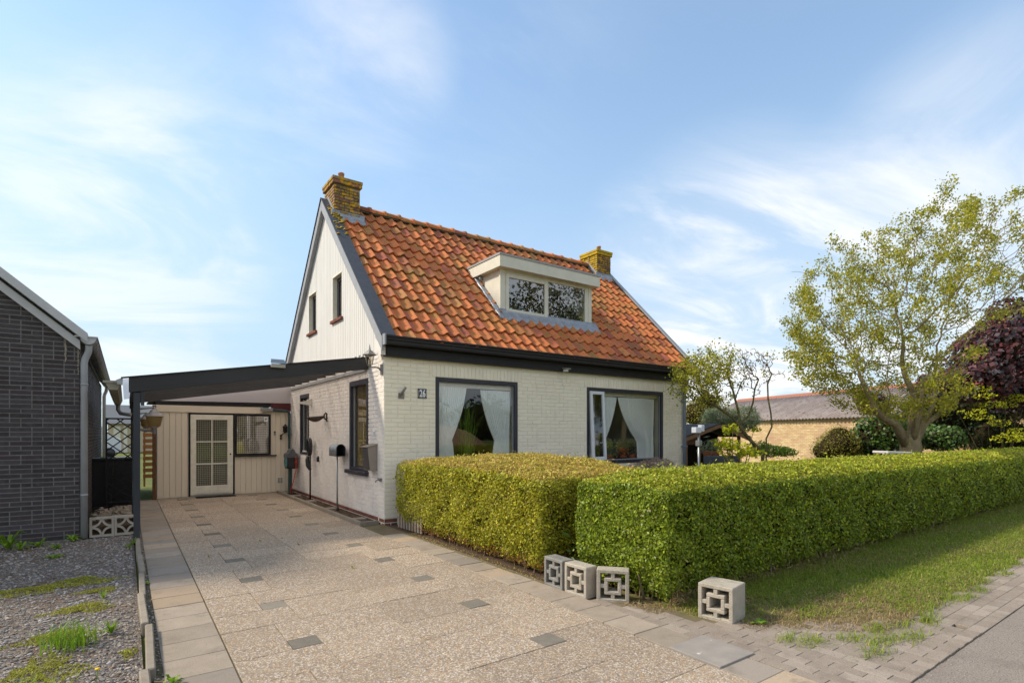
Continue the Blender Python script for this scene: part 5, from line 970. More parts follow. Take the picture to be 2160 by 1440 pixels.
for i in range(9): mb = MB(); y = -.34-i*.095; mb.bbox(.095+.004*i, .115+.004*i, y-.06, y, .0, .46, .003); mb.build('slat', mat('weathered_slat', (.33, .27, .21), .85, ((.24, .19, .15), 12, .8), rnd=.1) if i == 0 else bpy.data.materials['weathered_slat'], t)

# ------------------------------------------------------------------ neighbour's dark brick garage
NB = empty('dark_brick_garage', (-5.5, 1.5, 0), 'dark grey brick garage with pale verge boards left of the drive', 'garage')
def nz(x): return 2.95-.86*(x+4.14)
mb = MB(); mb.prism([(-9, 1.5025, -.1), (-4.1235, 1.5025, -.1), (-4.1235, 1.5025, nz(-4.1235)), (-7.4, 1.5025, nz(-7.4)), (-9, 1.5025, nz(-7.4)-1.3)], (0, .2, 0)); nf = mb.build('front_wall', M['dmortar'], NB)
ns = MB().box(-4.33, -4.1235, 1.71, 10.4, -.1, 2.85).build('side_wall', M['dmortar'], NB)
random.seed(12)
def nclip(za, zb): return (-7.0, min(-4.12, -4.12-(zb-2.93)/.86 if zb > 2.93 else -4.12))
brick_wall(lay(-7.0, -4.12, .0, 5.2, [], .0655, .235, .011, clip=nclip), lambda u, z, o: (u, 1.5+o, z), 0, nf, M['dbrick'], 190, pr=.002, c=.002, jit=.0015, key=lambda P: (P[:, 0] > -5.15)*1.+.001)
brick_wall(lay(1.5, 10.4, .0, 2.85, [], .0655, .235, .011), lambda u, z, o: (-4.12-o, u, z), PI/2, ns, M['dbrick'], 110, pr=.002, c=.002, jit=.0015)
for (a, b_, y0, y1, nm, mm) in ((-.02, -.15, 1.42, 1.497, 'barge_board', 'trim_w'), (.03, .165, 1.33, 1.50, 'verge_trim', 'trim_w')):
    mb = MB(); mb.prism([(-4.02 if nm[0] == 'v' else -4.11, y0, nz(-4.02 if nm[0] == 'v' else -4.11)+a+(.0)), (-4.02 if nm[0] == 'v' else -4.11, y0, nz(-4.02 if nm[0] == 'v' else -4.11)+b_), (-7.4, y0, nz(-7.4)+b_), (-7.4, y0, nz(-7.4)+a)], (0, y1-y0, 0)); mb.build(nm, M[mm], NB)
MB().prism([(-3.98, 1.5, nz(-3.98)+.03), (-3.98, 1.5, nz(-3.98)+.15), (-7.4, 1.5, nz(-7.4)+.15), (-7.4, 1.5, nz(-7.4)+.03)], (0, 9.1, 0)).prism([(-7.4, 1.5, nz(-7.4)+.15), (-7.4, 1.5, nz(-7.4)), (-10, 1.5, nz(-7.4)-2.2), (-10, 1.5, nz(-7.4)-2.05)], (0, 9.1, 0)).build('roof', M['felt'], NB)
gx, gz = -4.01, 2.955; pts = [(gx+.095*math.cos(a), gz+.105*math.sin(a)) for a in np.linspace(PI, 2*PI, 12)]; k = len(pts)
MB().poly([(x, y, z) for y in (1.36, 10.7) for x, z in pts], [(i, i+1, k+i+1, k+i) for i in range(k-1)], True).build('gutter', M['gutter_z'], NB, solid=.004)
b = MB(); b.poly([(x, 1.362, z) for x, z in pts], [tuple(range(k))]); b.poly([(x, 10.69, z) for x, z in pts], [tuple(range(k))]); b.box(gx-.16, gx+.11, 1.345, 1.37, gz-.004, gz+.014); b.build('gutter_stop_end', M['trim_w'], NB)
b = MB(); b.tube([(gx+.10, 1.36, gz+.005), (gx+.10, 10.7, gz+.005)], .011, 8)
for i in range(26): y = 1.40+i*.34; q = [(gx+.102*math.cos(a), y, gz+.112*math.sin(a)) for a in np.linspace(PI, 2*PI, 10)]; b.tube(q, .005, 5)
b.build('gutter_brackets', M['gutter_z'], NB)['kind'] = 'stuff'
for y, mm in ((1.44, 'grey_pvc'), (10.5, 'grey_pvc')):
    b = MB(); b.tube([(gx+.0, y, gz-.08), (gx, y, gz-.17), (gx-.01, y+.02, gz-.22), (-4.055, y+.03, gz-.31), (-4.065, y+.03, gz-.38), (-4.065, y+.03, .0)], .043, 14)
    for z in (2.25, .62): b.tube([(-4.065, y+.03, z), (-4.065, y+.03, z+.03)], .047, 14)
    b.build('downpipe', M[mm], NB)
rg = np.random.default_rng(3); b = MB()
for x, z0, z1 in ((-4.28, 2.93, 2.60), (-4.135, 2.90, 2.42)):
    z = z0
    while z > z1: s = rg.uniform(.006, .016)*(.4+.6*(z-z1)/(z0-z1)); b.box(x-s+rg.normal(0, .004), x+s+rg.normal(0, .004), 1.488, 1.497, z-.02, z); z -= .018
b.build('lime_streaks', M['drip'], NB)['kind'] = 'stuff'
# alley: bins, trellis, rubble, low ledge of pierced blocks
for i, (x, y, lb) in enumerate(((-3.98, 5.35, 'black wheelie bin nearest the dark brick wall behind the trellis'), (-3.70, 5.45, 'black wheelie bin right behind the lattice trellis'))):
    t = empty('wheelie_bin', (x, y, 0), lb, 'bin', 'black bins in the alley'); w_ = .21+.07*i
    MB().prism([(x-w_*.8, y-.2, .05), (x+w_*.8, y-.2, .05), (x+w_, y-.26, .98), (x-w_, y-.26, .98)], (0, .5, 0)).build('body', M['plastic_b'], t); MB().bbox(x-w_-.03, x+w_+.03, y-.31, y+.28, .985, 1.04, .02).build('lid', M['plastic_b'], t); MB().tube([(x-w_, y+.3, .98), (x+w_, y+.3, .98)], .018, 8).build('handle', M['plastic_b'], t)
    for s in (-1, 1): MB().lathe([(.001, -.02), (.09, -.02), (.09, .02), (.001, .02)], n=14, M=Matrix.Translation((x+s*w_*.85, y+.22, .09)) @ Matrix.Rotation(R(90), 4, 'Y')).build('wheel', M['plastic_b'], t)
t = empty('lattice_trellis', (-3.72, 4.98, 0), 'black diamond lattice trellis across the alley', 'trellis'); xa, xb, zb, ztp = -3.90, -3.42, .12, 1.86
for a, b_ in ((xa, xa+.03), (xb-.03, xb)): MB().box(a, b_, 4.98, 5.01, zb-.15, ztp).build('stile', M['black'], t)
MB().box(xa+.03, xb-.03, 4.98, 5.01, ztp-.03, ztp).build('rail', M['black'], t); MB().box(xa+.03, xb-.03, 4.98, 5.01, zb, zb+.03).build('rail', M['black'], t)
def clipseg(p, q, x0, x1, z0, z1):
    (ax, az), (bx, bz) = p, q; t0, t1 = 0., 1.; dx, dz = bx-ax, bz-az
    for pp, qq in ((-dx, ax-x0), (dx, x1-ax), (-dz, az-z0), (dz, z1-az)):
        if abs(pp) < 1e-9:
            if qq < 0: return None
        else:
            r_ = qq/pp
            if pp < 0: t0 = max(t0, r_)
            else: t1 = min(t1, r_)
    return None if t1 <= t0+.02 else ((ax+t0*dx, az+t0*dz), (ax+t1*dx, az+t1*dz))
for s in (1, -1):
    z = zb-1.2
    while z < ztp+1.2:
        c_ = clipseg((xa, z), (xb, z+s*.40), xa+.03, xb-.03, zb+.03, ztp-.03)
        if c_:
            (x0_, z0_), (x1_, z1_) = c_; dd = Vector((x1_-x0_, 0, z1_-z0_)).normalized(); nn_ = Vector((-dd.z, 0, dd.x))*.011; y = 4.985 if s > 0 else 4.997
            MB().prism([Vector((x0_, y, z0_))-nn_, Vector((x1_, y, z1_))-nn_, Vector((x1_, y, z1_))+nn_, Vector((x0_, y, z0_))+nn_], (0, .010, 0)).build('lath', M['black'], t)
        z += .205
P = np.stack([rg.uniform(-4.05, -3.47, 160), rg.uniform(3.2, 4.9, 160), rg.uniform(-.01, .05, 160)], 1); o = pebbles_obj('rubble', P, .03, .09, M['kerb']); tag(o, 'broken brick rubble on the alley floor before the bins', 'rubble')
def ledge_block(x0, label):
    t = empty('diamond_breeze_block', (x0+.15, 1.55, 0), label, 'breeze block', 'pierced concrete blocks'); s, f, y0, y1 = .295, .03, 1.50, 1.58; b = MB()
    b.box(x0, x0+s, y0, y1, -.01, f-.01).box(x0, x0+s, y0, y1, s-f-.01, s-.01).box(x0, x0+f, y0, y1, f-.01, s-f-.01).box(x0+s-f, x0+s, y0, y1, f-.01, s-f-.01); b.build('outer_frame', M['concrete'], t)
    cx_, cz_ = x0+s/2, s/2-.01; hw = s/2-f
    b = MB()
    for sx in (-1, 1):
        for sz in (-1, 1):
            ps_o = []; ps_i = []
            for i in range(7): a = PI/2*i/6; ps_o.append((cx_+sx*(hw-(hw*.80)*math.cos(a)*1.0), cz_+sz*(hw-(hw*.80)*math.sin(a)))); ps_i.append((cx_+sx*(hw-(hw*1.03)*math.cos(a)), cz_+sz*(hw-(hw*1.03)*math.sin(a))))
            b.prism([(x, y0+.005, z) for x, z in ps_o] + [(x, y0+.005, z) for x, z in ps_i[::-1]], (0, y1-y0-.01, 0))
    b.build('diamond_tracery', M['concrete'], t)
ledge_block(-4.005, 'pale breeze block with star piercing beside the grey downpipe'); ledge_block(-3.705, 'pale breeze block with star piercing beside the black post')
MB_ = MB().bbox(-4.02, -3.47, 1.60, 1.95, -.1, .12, .02); thing1('rubble_ledge', MB_, M['dirt'], 'low dark ledge of soil behind the star pierced blocks', 'ledge')
# view beyond the alley
t = empty('slatted_fence', (-2.9, 10.2, 0), 'orange brown open board fence behind the annexe corner', 'fence')
for i in range(9): MB().bbox(-3.16, -2.6, 10.20, 10.22, .25+i*.17, .36+i*.17, .003).build('board', M['orange_wood'], t)
for x in (-3.15, -2.7): MB().box(x, x+.05, 10.225, 10.27, 0, 1.75).build('post', M['orange_wood'], t)
t = empty('distant_bungalow', (-2, 46, 0), 'distant grey roofed bungalow seen through the lattice', 'house')
MB().box(-4.7, 2, 44.5, 50, 0, 2.4).build('wall', M['far_wall'], t); MB().prism([(-5.0, 44.1, 2.3), (-5.0, 50.4, 2.3), (-5.0, 47.3, 3.9)], (8, 0, 0)).build('roof', M['far_roof'], t)
MB().box(-4.35, -3.9, 44.45, 44.5, 1.0, 2.1).build('window', M['dormer'], t); MB().box(-3.7, -3.45, 44.45, 44.5, .0, 2.1).build('post', M['dormer'], t)
t = empty('white_van', (-5.5, 34, 0), 'white van parked far behind the alley', 'van'); MB().prism([(-7.4, 33, .35), (-7.4, 33, 2.1), (-4.9, 33, 2.1), (-4.3, 33, 1.35), (-3.8, 33, 1.15), (-3.8, 33, .35)], (0, 1.8, 0)).build('body', M['sky_w'], t)
for x in (-6.7, -4.4): MB().lathe([(.001, -.1), (.32, -.1), (.32, .1), (.001, .1)], n=16, M=Matrix.Translation((x, 33, .32)) @ Matrix.Rotation(R(90), 4, 'X')).build('wheel', M['plastic_b'], t)

# ------------------------------------------------------------------ breeze blocks by the hedges
M['concrete_dark'] = mat('darker_concrete', (.27, .26, .24), .93, ((.19, .18, .165), 9, .8), bump=(120, .007), layers=[((.12, .12, .10), 70, .56, .70)])
def breeze(px, py, ax, depth, label, th=.30, cm='concrete'):
    """square pierced block: face starts at (px,py), runs along unit vector ax, depth goes to its right-hand back"""
    a = Vector((ax[0], ax[1], 0)).normalized(); d = Vector((-a.y, a.x, 0)); Mx = Matrix(((a.x, d.x, 0, px), (a.y, d.y, 0, py), (0, 0, 1, -.012), (0, 0, 0, 1)))
    t = empty('square_breeze_block', (px, py, 0), label, 'breeze block', 'pierced concrete blocks'); s, f = .295, .034; D = depth
    b = MB(); b.bbox(0, s, 0, D, 0, f, .006, Mx).bbox(0, s, 0, D, th-f, th, .006, Mx).bbox(0, f, 0, D, f-.004, th-f+.004, .004, Mx).bbox(s-f, s, 0, D, f-.004, th-f+.004, .004, Mx); b.build('outer_frame', M[cm], t)
    r0, r1 = .070, s-.070; g = .033; b = MB()
    for q in ((r0, r1, r0, r0+g), (r0, r1, r1-g, r1), (r0, r0+g, r0+g-.002, r1-g+.002), (r1-g, r1, r0+g-.002, r1-g+.002)): b.bbox(q[0], q[1], .004, D-.004, q[2], q[3], .006, Mx)
    m_ = s/2
    for q in ((m_-.017, m_+.017, f-.002, r0+.004), (m_-.017, m_+.017, r1-.004, th-f+.002), (f-.002, r0+.004, m_-.017, m_+.017), (r1-.004, s-f+.002, m_-.017, m_+.017)): b.bbox(q[0], q[1], .006, D-.006, q[2], q[3], .003, Mx)
    b.build('inner_square', M[cm], t)
breeze(-.055, -4.37, (-.03, -1), .15, 'darker grey square breeze block farthest back, against the golden hedge', cm='concrete_dark'); breeze(-.065, -4.70, (.04, -1), .15, 'square breeze block in the middle, joined to the darker grey one')
breeze(-.01, -5.09, (.66, -.75), .14, 'square breeze block standing askew under the green hedge corner'); breeze(.385, -5.90, (.20, -1), .27, 'deep cube breeze block alone at the grass verge corner')

# ------------------------------------------------------------------ hedges
def hedge(name, label, x0, x1, y0, y1, h, dome, n, size, ms, mt, faces, r=.14, seed=1, skirt=.10, lump=.055, core_in=.135):
    rg = np.random.default_rng(seed); t = empty(name, ((x0+x1)/2, (y0+y1)/2, 0), label, 'hedge')
    areas = {'-x': (y1-y0)*h, '-y': (x1-x0)*h, 'top': (x1-x0)*(y1-y0), '+y': (x1-x0)*h, '+x': (y1-y0)*h}
    Ps, Ns = [], []; cand = int(n*3.2); tot = sum(areas[f]*w_ for f, w_ in faces.items())
    for f, w_ in faces.items():
        k = int(cand*areas[f]*w_/tot); u, v = rg.uniform(0, 1, k), rg.uniform(0, 1, k)
        if f == '-x': p = np.stack([np.full(k, x0), y0+(y1-y0)*u, h*v], 1)
        if f == '+x': p = np.stack([np.full(k, x1), y0+(y1-y0)*u, h*v], 1)
        if f == '-y': p = np.stack([x0+(x1-x0)*u, np.full(k, y0), h*v], 1)
        if f == '+y': p = np.stack([x0+(x1-x0)*u, np.full(k, y1), h*v], 1)
        if f == 'top': p = np.stack([x0+(x1-x0)*u, y0+(y1-y0)*v, np.full(k, h)], 1)
        Ps.append(p)
    P = np.concatenate(Ps); d = np.linalg.norm(P-CAM, axis=1); keep = rg.uniform(0, 1, len(P)) < np.clip((5.0/d)**1.7, 0, 1); P = P[keep]
    if len(P) > n: P = P[rg.permutation(len(P))[:n]]
    lo = np.array([x0+r, y0+r, -9]); hi = np.array([x1-r, y1-r, h-r]); c_ = np.clip(P, lo, hi); dd = P-c_; Nv = nrm(dd); P = c_+Nv*r
    q = (P[:, 1]-(y0+y1)/2)/((y1-y0)/2); qx = np.clip((P[:, 0]-x0)/.9, 0, 1); P[:, 2] += dome*(1-q**2)*np.clip(P[:, 2]/h, 0, 1)**2*(.35+.65*np.sin(qx*PI/2))
    lumpf = np.sin(P[:, 0]*5.3+P[:, 2]*4.1+seed)*.4+np.sin(P[:, 1]*6.1-P[:, 2]*3.3)*.4+np.sin(P[:, 0]*13+P[:, 1]*11+P[:, 2]*15)*.3
    P += Nv*(lump*lumpf*.6-rg.uniform(0, 1, len(P))**1.6*.11+np.where(rg.uniform(0, 1, len(P)) < .025, rg.uniform(.01, .07, len(P)), 0))[:, None]; P[:, :2] -= Nv[:, :2]*(np.clip(.34-P[:, 2], 0, .34)*.45)[:, None]
    gp = np.sin(P[:, 0]*8.3+P[:, 1]*7.1+P[:, 2]*2+seed)+np.sin(P[:, 2]*11.7+P[:, 1]*5.3-P[:, 0]*6.1)+np.sin(P[:, 0]*17+P[:, 1]*19-P[:, 2]*16)*.6
    k = (P[:, 2] > .03) & ((gp < 1.55) | (rg.uniform(0, 1, len(P)) < .35)) & (rg.uniform(0, 1, len(P)) < np.clip((P[:, 2]-.02)/skirt, .12, 1)); P, Nv = P[k], Nv[k]; d = np.linalg.norm(P-CAM, axis=1)
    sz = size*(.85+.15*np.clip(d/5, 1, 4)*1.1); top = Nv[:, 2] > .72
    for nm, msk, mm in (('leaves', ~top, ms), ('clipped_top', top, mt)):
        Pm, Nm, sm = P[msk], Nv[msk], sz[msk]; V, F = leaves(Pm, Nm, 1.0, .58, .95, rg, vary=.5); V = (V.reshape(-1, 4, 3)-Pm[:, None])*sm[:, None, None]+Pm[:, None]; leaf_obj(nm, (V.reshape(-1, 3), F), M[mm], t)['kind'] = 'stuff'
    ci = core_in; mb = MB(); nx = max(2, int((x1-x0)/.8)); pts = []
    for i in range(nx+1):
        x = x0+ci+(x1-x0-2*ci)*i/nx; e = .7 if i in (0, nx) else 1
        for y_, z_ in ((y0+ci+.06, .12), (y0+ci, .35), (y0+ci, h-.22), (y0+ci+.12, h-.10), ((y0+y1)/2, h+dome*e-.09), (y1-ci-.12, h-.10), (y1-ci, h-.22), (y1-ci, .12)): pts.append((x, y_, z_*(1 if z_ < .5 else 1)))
    mb.poly(pts, [(i*8+j, (i+1)*8+j, (i+1)*8+j+1, i*8+j+1) for i in range(nx) for j in range(7)] + [tuple(range(8))[::-1], tuple(nx*8+j for j in range(8))]); mb.build('dark_core', M['hedge_core'], t)
    b = MB(); 
    for i in range(int(60*min(1, (x1-x0+y1-y0)/6))+20):                          # bare stems at the foot
        s_ = rg.uniform(0, 1)
        if rg.uniform() < .5: x, y = x0+.12+rg.uniform(0, .15), y0+.1+(y1-y0-.2)*s_
        else: x, y = x0+.1+(min(x1, x0+9)-x0)*s_, y0+.12+rg.uniform(0, .2)
        b.tube([(x, y, -.02), (x+rg.normal(0, .05), y+rg.normal(0, .05), .25)], .008, 5, cap=False)
    b.build('stems', M['bark'], t)['kind'] = 'stuff'
    return t, rg
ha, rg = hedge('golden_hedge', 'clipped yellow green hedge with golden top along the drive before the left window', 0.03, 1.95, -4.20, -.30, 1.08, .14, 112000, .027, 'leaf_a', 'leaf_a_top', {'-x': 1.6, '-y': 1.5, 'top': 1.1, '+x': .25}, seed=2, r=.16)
k = 1600; u = rg.beta(1.3, 1.0, k); P = np.stack([.12+rg.uniform(-.04, .10, k), -.9-3.25*u, .05+np.abs(rg.normal(0, .075, k))], 1); k3 = 700; P2 = np.stack([.15+rg.uniform(0, 1.3, k3), -4.14+rg.uniform(-.05, .06, k3), .05+np.abs(rg.normal(0, .06, k3))], 1)
leaf_obj('brown_foot_leaves', leaves(np.concatenate([P, P2]), None, .032, .4, 1, rg), M['brown_leaf'], ha)['kind'] = 'stuff'
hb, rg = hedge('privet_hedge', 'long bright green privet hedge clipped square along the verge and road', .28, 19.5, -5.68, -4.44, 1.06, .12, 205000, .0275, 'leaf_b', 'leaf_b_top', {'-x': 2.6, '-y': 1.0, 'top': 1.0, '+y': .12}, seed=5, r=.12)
k = 900; P = np.stack([.4+rg.uniform(0, 1, k)**2*4, -5.62+rg.normal(0, .05, k), .03+np.abs(rg.normal(0, .06, k))], 1); leaf_obj('dead_foot_twigs', leaves(P, None, .07, .06, 1, rg), M['straw'], hb)['kind'] = 'stuff'
# litter and clippings
rg = np.random.default_rng(21)
P = np.stack([rg.uniform(-.34, .1, 700), rg.uniform(-4.3, -1.0, 700), np.full(700, .006)], 1); P[:, 0] = .08-np.abs(rg.normal(0, .12, 700)); o = leaf_obj('hedge_clippings', leaves(P, np.tile([0, 0, 1.], (700, 1)), .016, .5, .25, rg), M['leaf_a_top'], None, 'stuff', 'small leaf clippings on the border slabs below the golden hedge')
P = np.stack([.1+rg.uniform(0, 1, 1500)**1.3*1.6, np.zeros(1500), np.zeros(1500)], 1); P[:, 1] = -5.35-P[:, 0]*.55-rg.normal(0, .14, 1500); P[:, 2] = .012; o = leaf_obj('dead_twigs', leaves(P, np.tile([0, 0, 1.], (1500, 1)), .055, .07, .5, rg), M['straw'], None, 'stuff', 'dry straw coloured twigs and litter around the breeze blocks')

# ------------------------------------------------------------------ verge grass
def grass_patch(name, n, fx, h, wd, m, label, lean=.7, z=.0):
    P = fx(n); d = np.linalg.norm(P-CAM, axis=1); V, F = blades(P, h, wd, lean, rg); 
    return leaf_obj(name, (V, F), M[m], None, 'stuff', label)
def vfx(n):
    x = .35+rg.uniform(0, 1, n*3)**1.9*16; y = -6.98+rg.uniform(0, 1, n*3)*1.5; ed = -6.98+.07*np.sin(x*5)+.05*np.sin(x*13+1)+rg.normal(0, .035, n*3)
    xm = .15+np.maximum(0, -5.25-y)*.34+(np.maximum(0, -6.15-y)*1.35); patch = np.sin(x*2.1+y*3.7)+np.sin(x*5.3-y*4.1)*.6
    dens = np.clip((x-xm)*1.1, 0.03, 1)*np.where((patch < -.55) & (x < 2.3), .25, 1); k = (y > ed) & (x > xm) & (rg.uniform(0, 1, n*3) < dens); P = np.stack([x, y, np.full(n*3, -.01)], 1)[k]; return P[:n]
o = grass_patch('verge_grass', 95000, vfx, .042, .007, 'grass', 'short green and straw coloured grass on the verge between hedge and road', lean=1.7)
def dfx(n):
    P = vfx(n); return P[np.sin(P[:, 0]*1.7+P[:, 1]*5.1)+rg.normal(0, .7, len(P)) > .3]
grass_patch('dry_grass', 30000, dfx, .045, .006, 'straw', 'dry straw coloured grass mixed through the verge', lean=1.4)
def sfx(n): x = .45+rg.uniform(0, 1, n)**1.2*2.4; y = -6.98+rg.uniform(0, 1, n)**1.3*.75; return np.stack([x, y+.0, np.full(n, -.008)], 1)[x > .25+np.maximum(0, -6.15-y)*1.2]
grass_patch('straw_litter', 5200, sfx, .035, .005, 'straw', 'straw litter on the bare soil in front of the deep cube block', lean=2.2)
tc_ = np.array([(.95, -7.02), (1.15, -7.08), (.75, -7.1), (1.5, -7.0), (2.0, -7.02), (.6, -6.75), (2.7, -7.0), (3.3, -7.04), (1.32, -7.16), (.88, -6.88), (2.3, -6.97), (2.9, -7.05), (3.7, -6.98), (4.3, -7.03), (5.0, -6.97), (5.8, -7.02), (6.7, -7.0), (1.8, -7.09), (.5, -6.62), (1.25, -6.92)])
def tfx(n): c_ = tc_[rg.integers(0, len(tc_), n)]; return np.concatenate([c_+rg.normal(0, .055, (n, 2))*np.array([1.6, .7]), np.full((n, 1), -.004)], 1)
grass_patch('edge_tufts', 2000, tfx, .05, .005, 'grass', 'grass tufts creeping over the brick edge of the road', lean=1.9)
# weeds, moss and grass in the gravel
def moss_pad(x, y, rx, ry, n, label, h=.03):
    t = empty('moss_patch', (x, y, -.02), label, 'moss'); k = n; a = rg.uniform(0, 2*PI, k); r_ = np.sqrt(rg.uniform(0, 1, k))*(1+.35*np.sin(a*3+x*7)+.2*np.sin(a*7+y)); P = np.stack([x+rx*r_*np.cos(a), y+ry*r_*np.sin(a), np.full(k, -.014)], 1); P[:, 2] += h*np.clip(1-r_, 0, 1)*rg.uniform(.2, 1, k)
    leaf_obj('moss_leaves', leaves(P, np.tile([0, 0, 1.], (k, 1)), .016, .5, 1.2, rg), M['moss'], t)['kind'] = 'stuff'; return t
moss_pad(-4.35, -1.55, .62, .17, 4200, 'broad yellow green moss pad on the gravel nearest the left photo edge'); moss_pad(-3.98, -1.35, .22, .13, 1500, 'feathery moss clump on the gravel halfway to the kerb')
moss_pad(-3.88, -2.55, .22, .16, 1500, 'moss strip on the gravel behind the long grass tuft'); moss_pad(-4.0, -3.3, .24, .14, 1500, 'pale moss pad around the long grass tuft'); moss_pad(-4.02, -4.05, .22, .30, 2200, 'yellowish moss pad in the front left corner of the gravel')
moss_pad(-3.78, -1.95, .15, .10, 800, 'small moss pad between the two moss strips near the kerb', h=.02); moss_pad(-3.55, -4.0, .05, .10, 300, 'tiny moss spot against the front of the kerb', h=.02)
def tuft(name, x, y, n, h, wd, m, label, lean=.5, sp=.05):
    t = empty(name, (x, y, -.02), label, 'weed'); P = np.stack([x+rg.normal(0, sp, n), y+rg.normal(0, sp, n), np.full(n, -.02)], 1); leaf_obj('blades', blades(P, h, wd, lean, rg), M[m], t)['kind'] = 'stuff'; return t
tuft('grass_tuft', -3.86, -3.62, 110, .17, .008, 'weed', 'long leaved grass tuft standing in the front part of the gravel', .8, .07); tuft('grass_tuft', -3.98, -3.5, 60, .12, .007, 'weed', 'shorter grass tuft left of the long leaved one', .9, .05)
tuft('grass_tuft', -4.08, -4.5, 90, .12, .008, 'weed', 'grass tuft at the bottom left of the gravel', .9, .06)
def rosette(x, y, n, L_, wd, m, label, up=.5, z=-.02):
    t = empty('leafy_weed', (x, y, z), label, 'weed'); V, F = [], []
    for i in range(n):
        a = i*2.4+rg.uniform(-.3, .3); l_ = L_*rg.uniform(.6, 1.1); e = up*rg.uniform(.4, 1.3); d = np.array([math.cos(a), math.sin(a), 0]); s = np.array([-d[1], d[0], 0]); b0 = len(V)
        for j, (f, w_, hh) in enumerate(((0, .15, 0), (.35, .8, .35), (.7, 1, .55), (1, .12, .55-.35*(1-e)))): c_ = np.array([x, y, z])+d*l_*f*(1.1-e*.4)+np.array([0, 0, l_*e*hh*1.6]); V += [c_-s*wd*w_/2, c_+s*wd*w_/2]
        F += [(b0+2*j, b0+2*j+1, b0+2*j+3, b0+2*j+2) for j in range(3)]
    leaf_obj('leaf_rosette', (np.array(V), np.array(F)), M[m], t); return t
rosette(-4.86, 1.18, 16, .26, .05, 'weed', 'broad leaved weed at the foot of the dark wall on the far left', .9); rosette(-4.72, 1.02, 14, .16, .03, 'weed', 'smaller feathery weed beside the broad leaved one', .7); rosette(-4.55, 1.15, 26, .17, .022, 'weed', 'spreading green weed at the wall left of the middle', .6)
rosette(-4.19, 1.35, 26, .13, .035, 'weed', 'bushy weed close to the grey downpipe', .8); rosette(-4.34, .85, 22, .10, .028, 'weed', 'low green weed in front of the dark wall', .6); rosette(-4.30, .18, 26, .14, .024, 'weed', 'flat rosette weed in the middle of the gravel', .35)
rosette(-3.47, .62, 18, .08, .022, 'weed', 'leafy weed sprouting at the foot of the black post', .9); rosette(-3.53, .35, 18, .07, .02, 'weed', 'second weed at the kerb just before the black post', .9); rosette(-3.4, -2.02, 9, .07, .024, 'weed', 'dandelion growing between kerb and slabs', .7, -.005)
rosette(-3.66, -3.45, 22, .09, .016, 'weed', 'small upright weed beside the kerb', 1.1); rosette(-3.74, -2.3, 12, .06, .014, 'weed', 'seedling weed right of the moss strip', 1.1); rosette(-3.33, -4.78, 10, .075, .028, 'weed', 'dandelion leaves at the front end of the border slabs', .9, -.005)
rosette(.62, -6.32, 14, .09, .035, 'weed', 'green plantain weed at the foot of the deep cube block', .7, 0)
for x, y, i in ((-2.72, -1.02, 0), (-2.0, -.32, 1), (-1.70, -.30, 2), (-1.62, -.9, 3), (-1.45, -2.6, 4)): rosette(x, y, 8, .035, .012, 'moss', ('tiny sprout in the slab joint near the left dark paver', 'tiny sprout in a joint in the middle of the drive', 'second tiny sprout in the middle joint of the drive', 'yellowish sprout just nearer than the middle pair', 'lone green sprout nearer the front of the drive')[i], .9, 0)
t = empty('dandelion_flower', (-3.72, -4.42, -.02), 'single yellow dandelion flower in the gravel near the kerb', 'flower'); MB().tube([(-3.72, -4.42, -.02), (-3.71, -4.42, .06)], .003, 5).build('stalk', M['weed'], t); MB().lathe([(.001, 0), (.016, .004), (.014, .010), (.001, .012)], c=(-3.71, -4.42, .058), n=12).build('petals', M['flower_y'], t)

# ------------------------------------------------------------------ trees and shrubs
RT = np.array([.8140, -.5809, 0.]); FW = np.array([.5809, .8140, 0.]); CX = np.array([-3.566, -8.722, 1.55])
def at(px, py, dep): return CX+FW*dep+RT*((px-1080)/1142*dep)+np.array([0, 0, (913-py)/1142*dep])
def cloud_pts(ells, dep, n, rg):
    """attraction points in ellipsoids given on the photo's scale (px, py, rx, ry, depth radius in m)"""
    out = []; vol = np.array([e[2]*e[3]*e[4] for e in ells], float); vol /= vol.sum()
    for e, f in zip(ells, vol):
        k = max(3, int(n*f)); d = nrm(rg.normal(size=(k, 3)))*rg.uniform(0, 1, (k, 1))**(1/2.6); dd = dep+(e[5] if len(e) > 5 else 0)
        out.append(np.array([at(e[0]+e[2]*a, e[1]+e[3]*b, dd) for a, b in d[:, :2]])+FW*(e[4]*d[:, 2:3]))
    return np.concatenate(out)
def tree(name, loc, label, starts, att, step, infl, kill, tip, leafm, nleaf, lsize, barkm, rmaxleaf, seed, aspect=.6, spread_r=.09, leafsel=None, jitter=.2, bias=(0, 0, .05), rmax=.4, cat='tree', iters=140, sides=5, extra=None):
    rg = np.random.default_rng(seed); t = empty(name, loc, label, cat); Nn, par = colonize(att, starts, step, infl, kill, iters, jitter, rg, bias); V, F, r, ch = branch_mesh(Nn, par, tip, 2.35, sides, rmax)
    leaf_obj('trunk', (V, F), M[barkm], t); ids = np.where(r < rmaxleaf)[0]
    if leafsel is not None: ids = ids[leafsel(Nn[ids], rg)]
    if len(ids) and nleaf:
        c_ = Nn[np.repeat(ids, nleaf)]; P = c_+rg.normal(0, spread_r, c_.shape); leaf_obj('crown', leaves(P, None, lsize, aspect, 1, rg), M[leafm], t)
    if extra:
        for nm, mm, sel, nl, ls in extra:
            i2 = np.where(r < rmaxleaf*1.2)[0]; i2 = i2[sel(Nn[i2], rg)]; c_ = Nn[np.repeat(i2, nl)]; leaf_obj(nm, leaves(c_+rg.normal(0, .05, c_.shape), None, ls, .6, 1, rg), M[mm], t)
    return t, Nn
rg = np.random.default_rng(33); base = at(1921, 945, 12.5); base[2] = 0
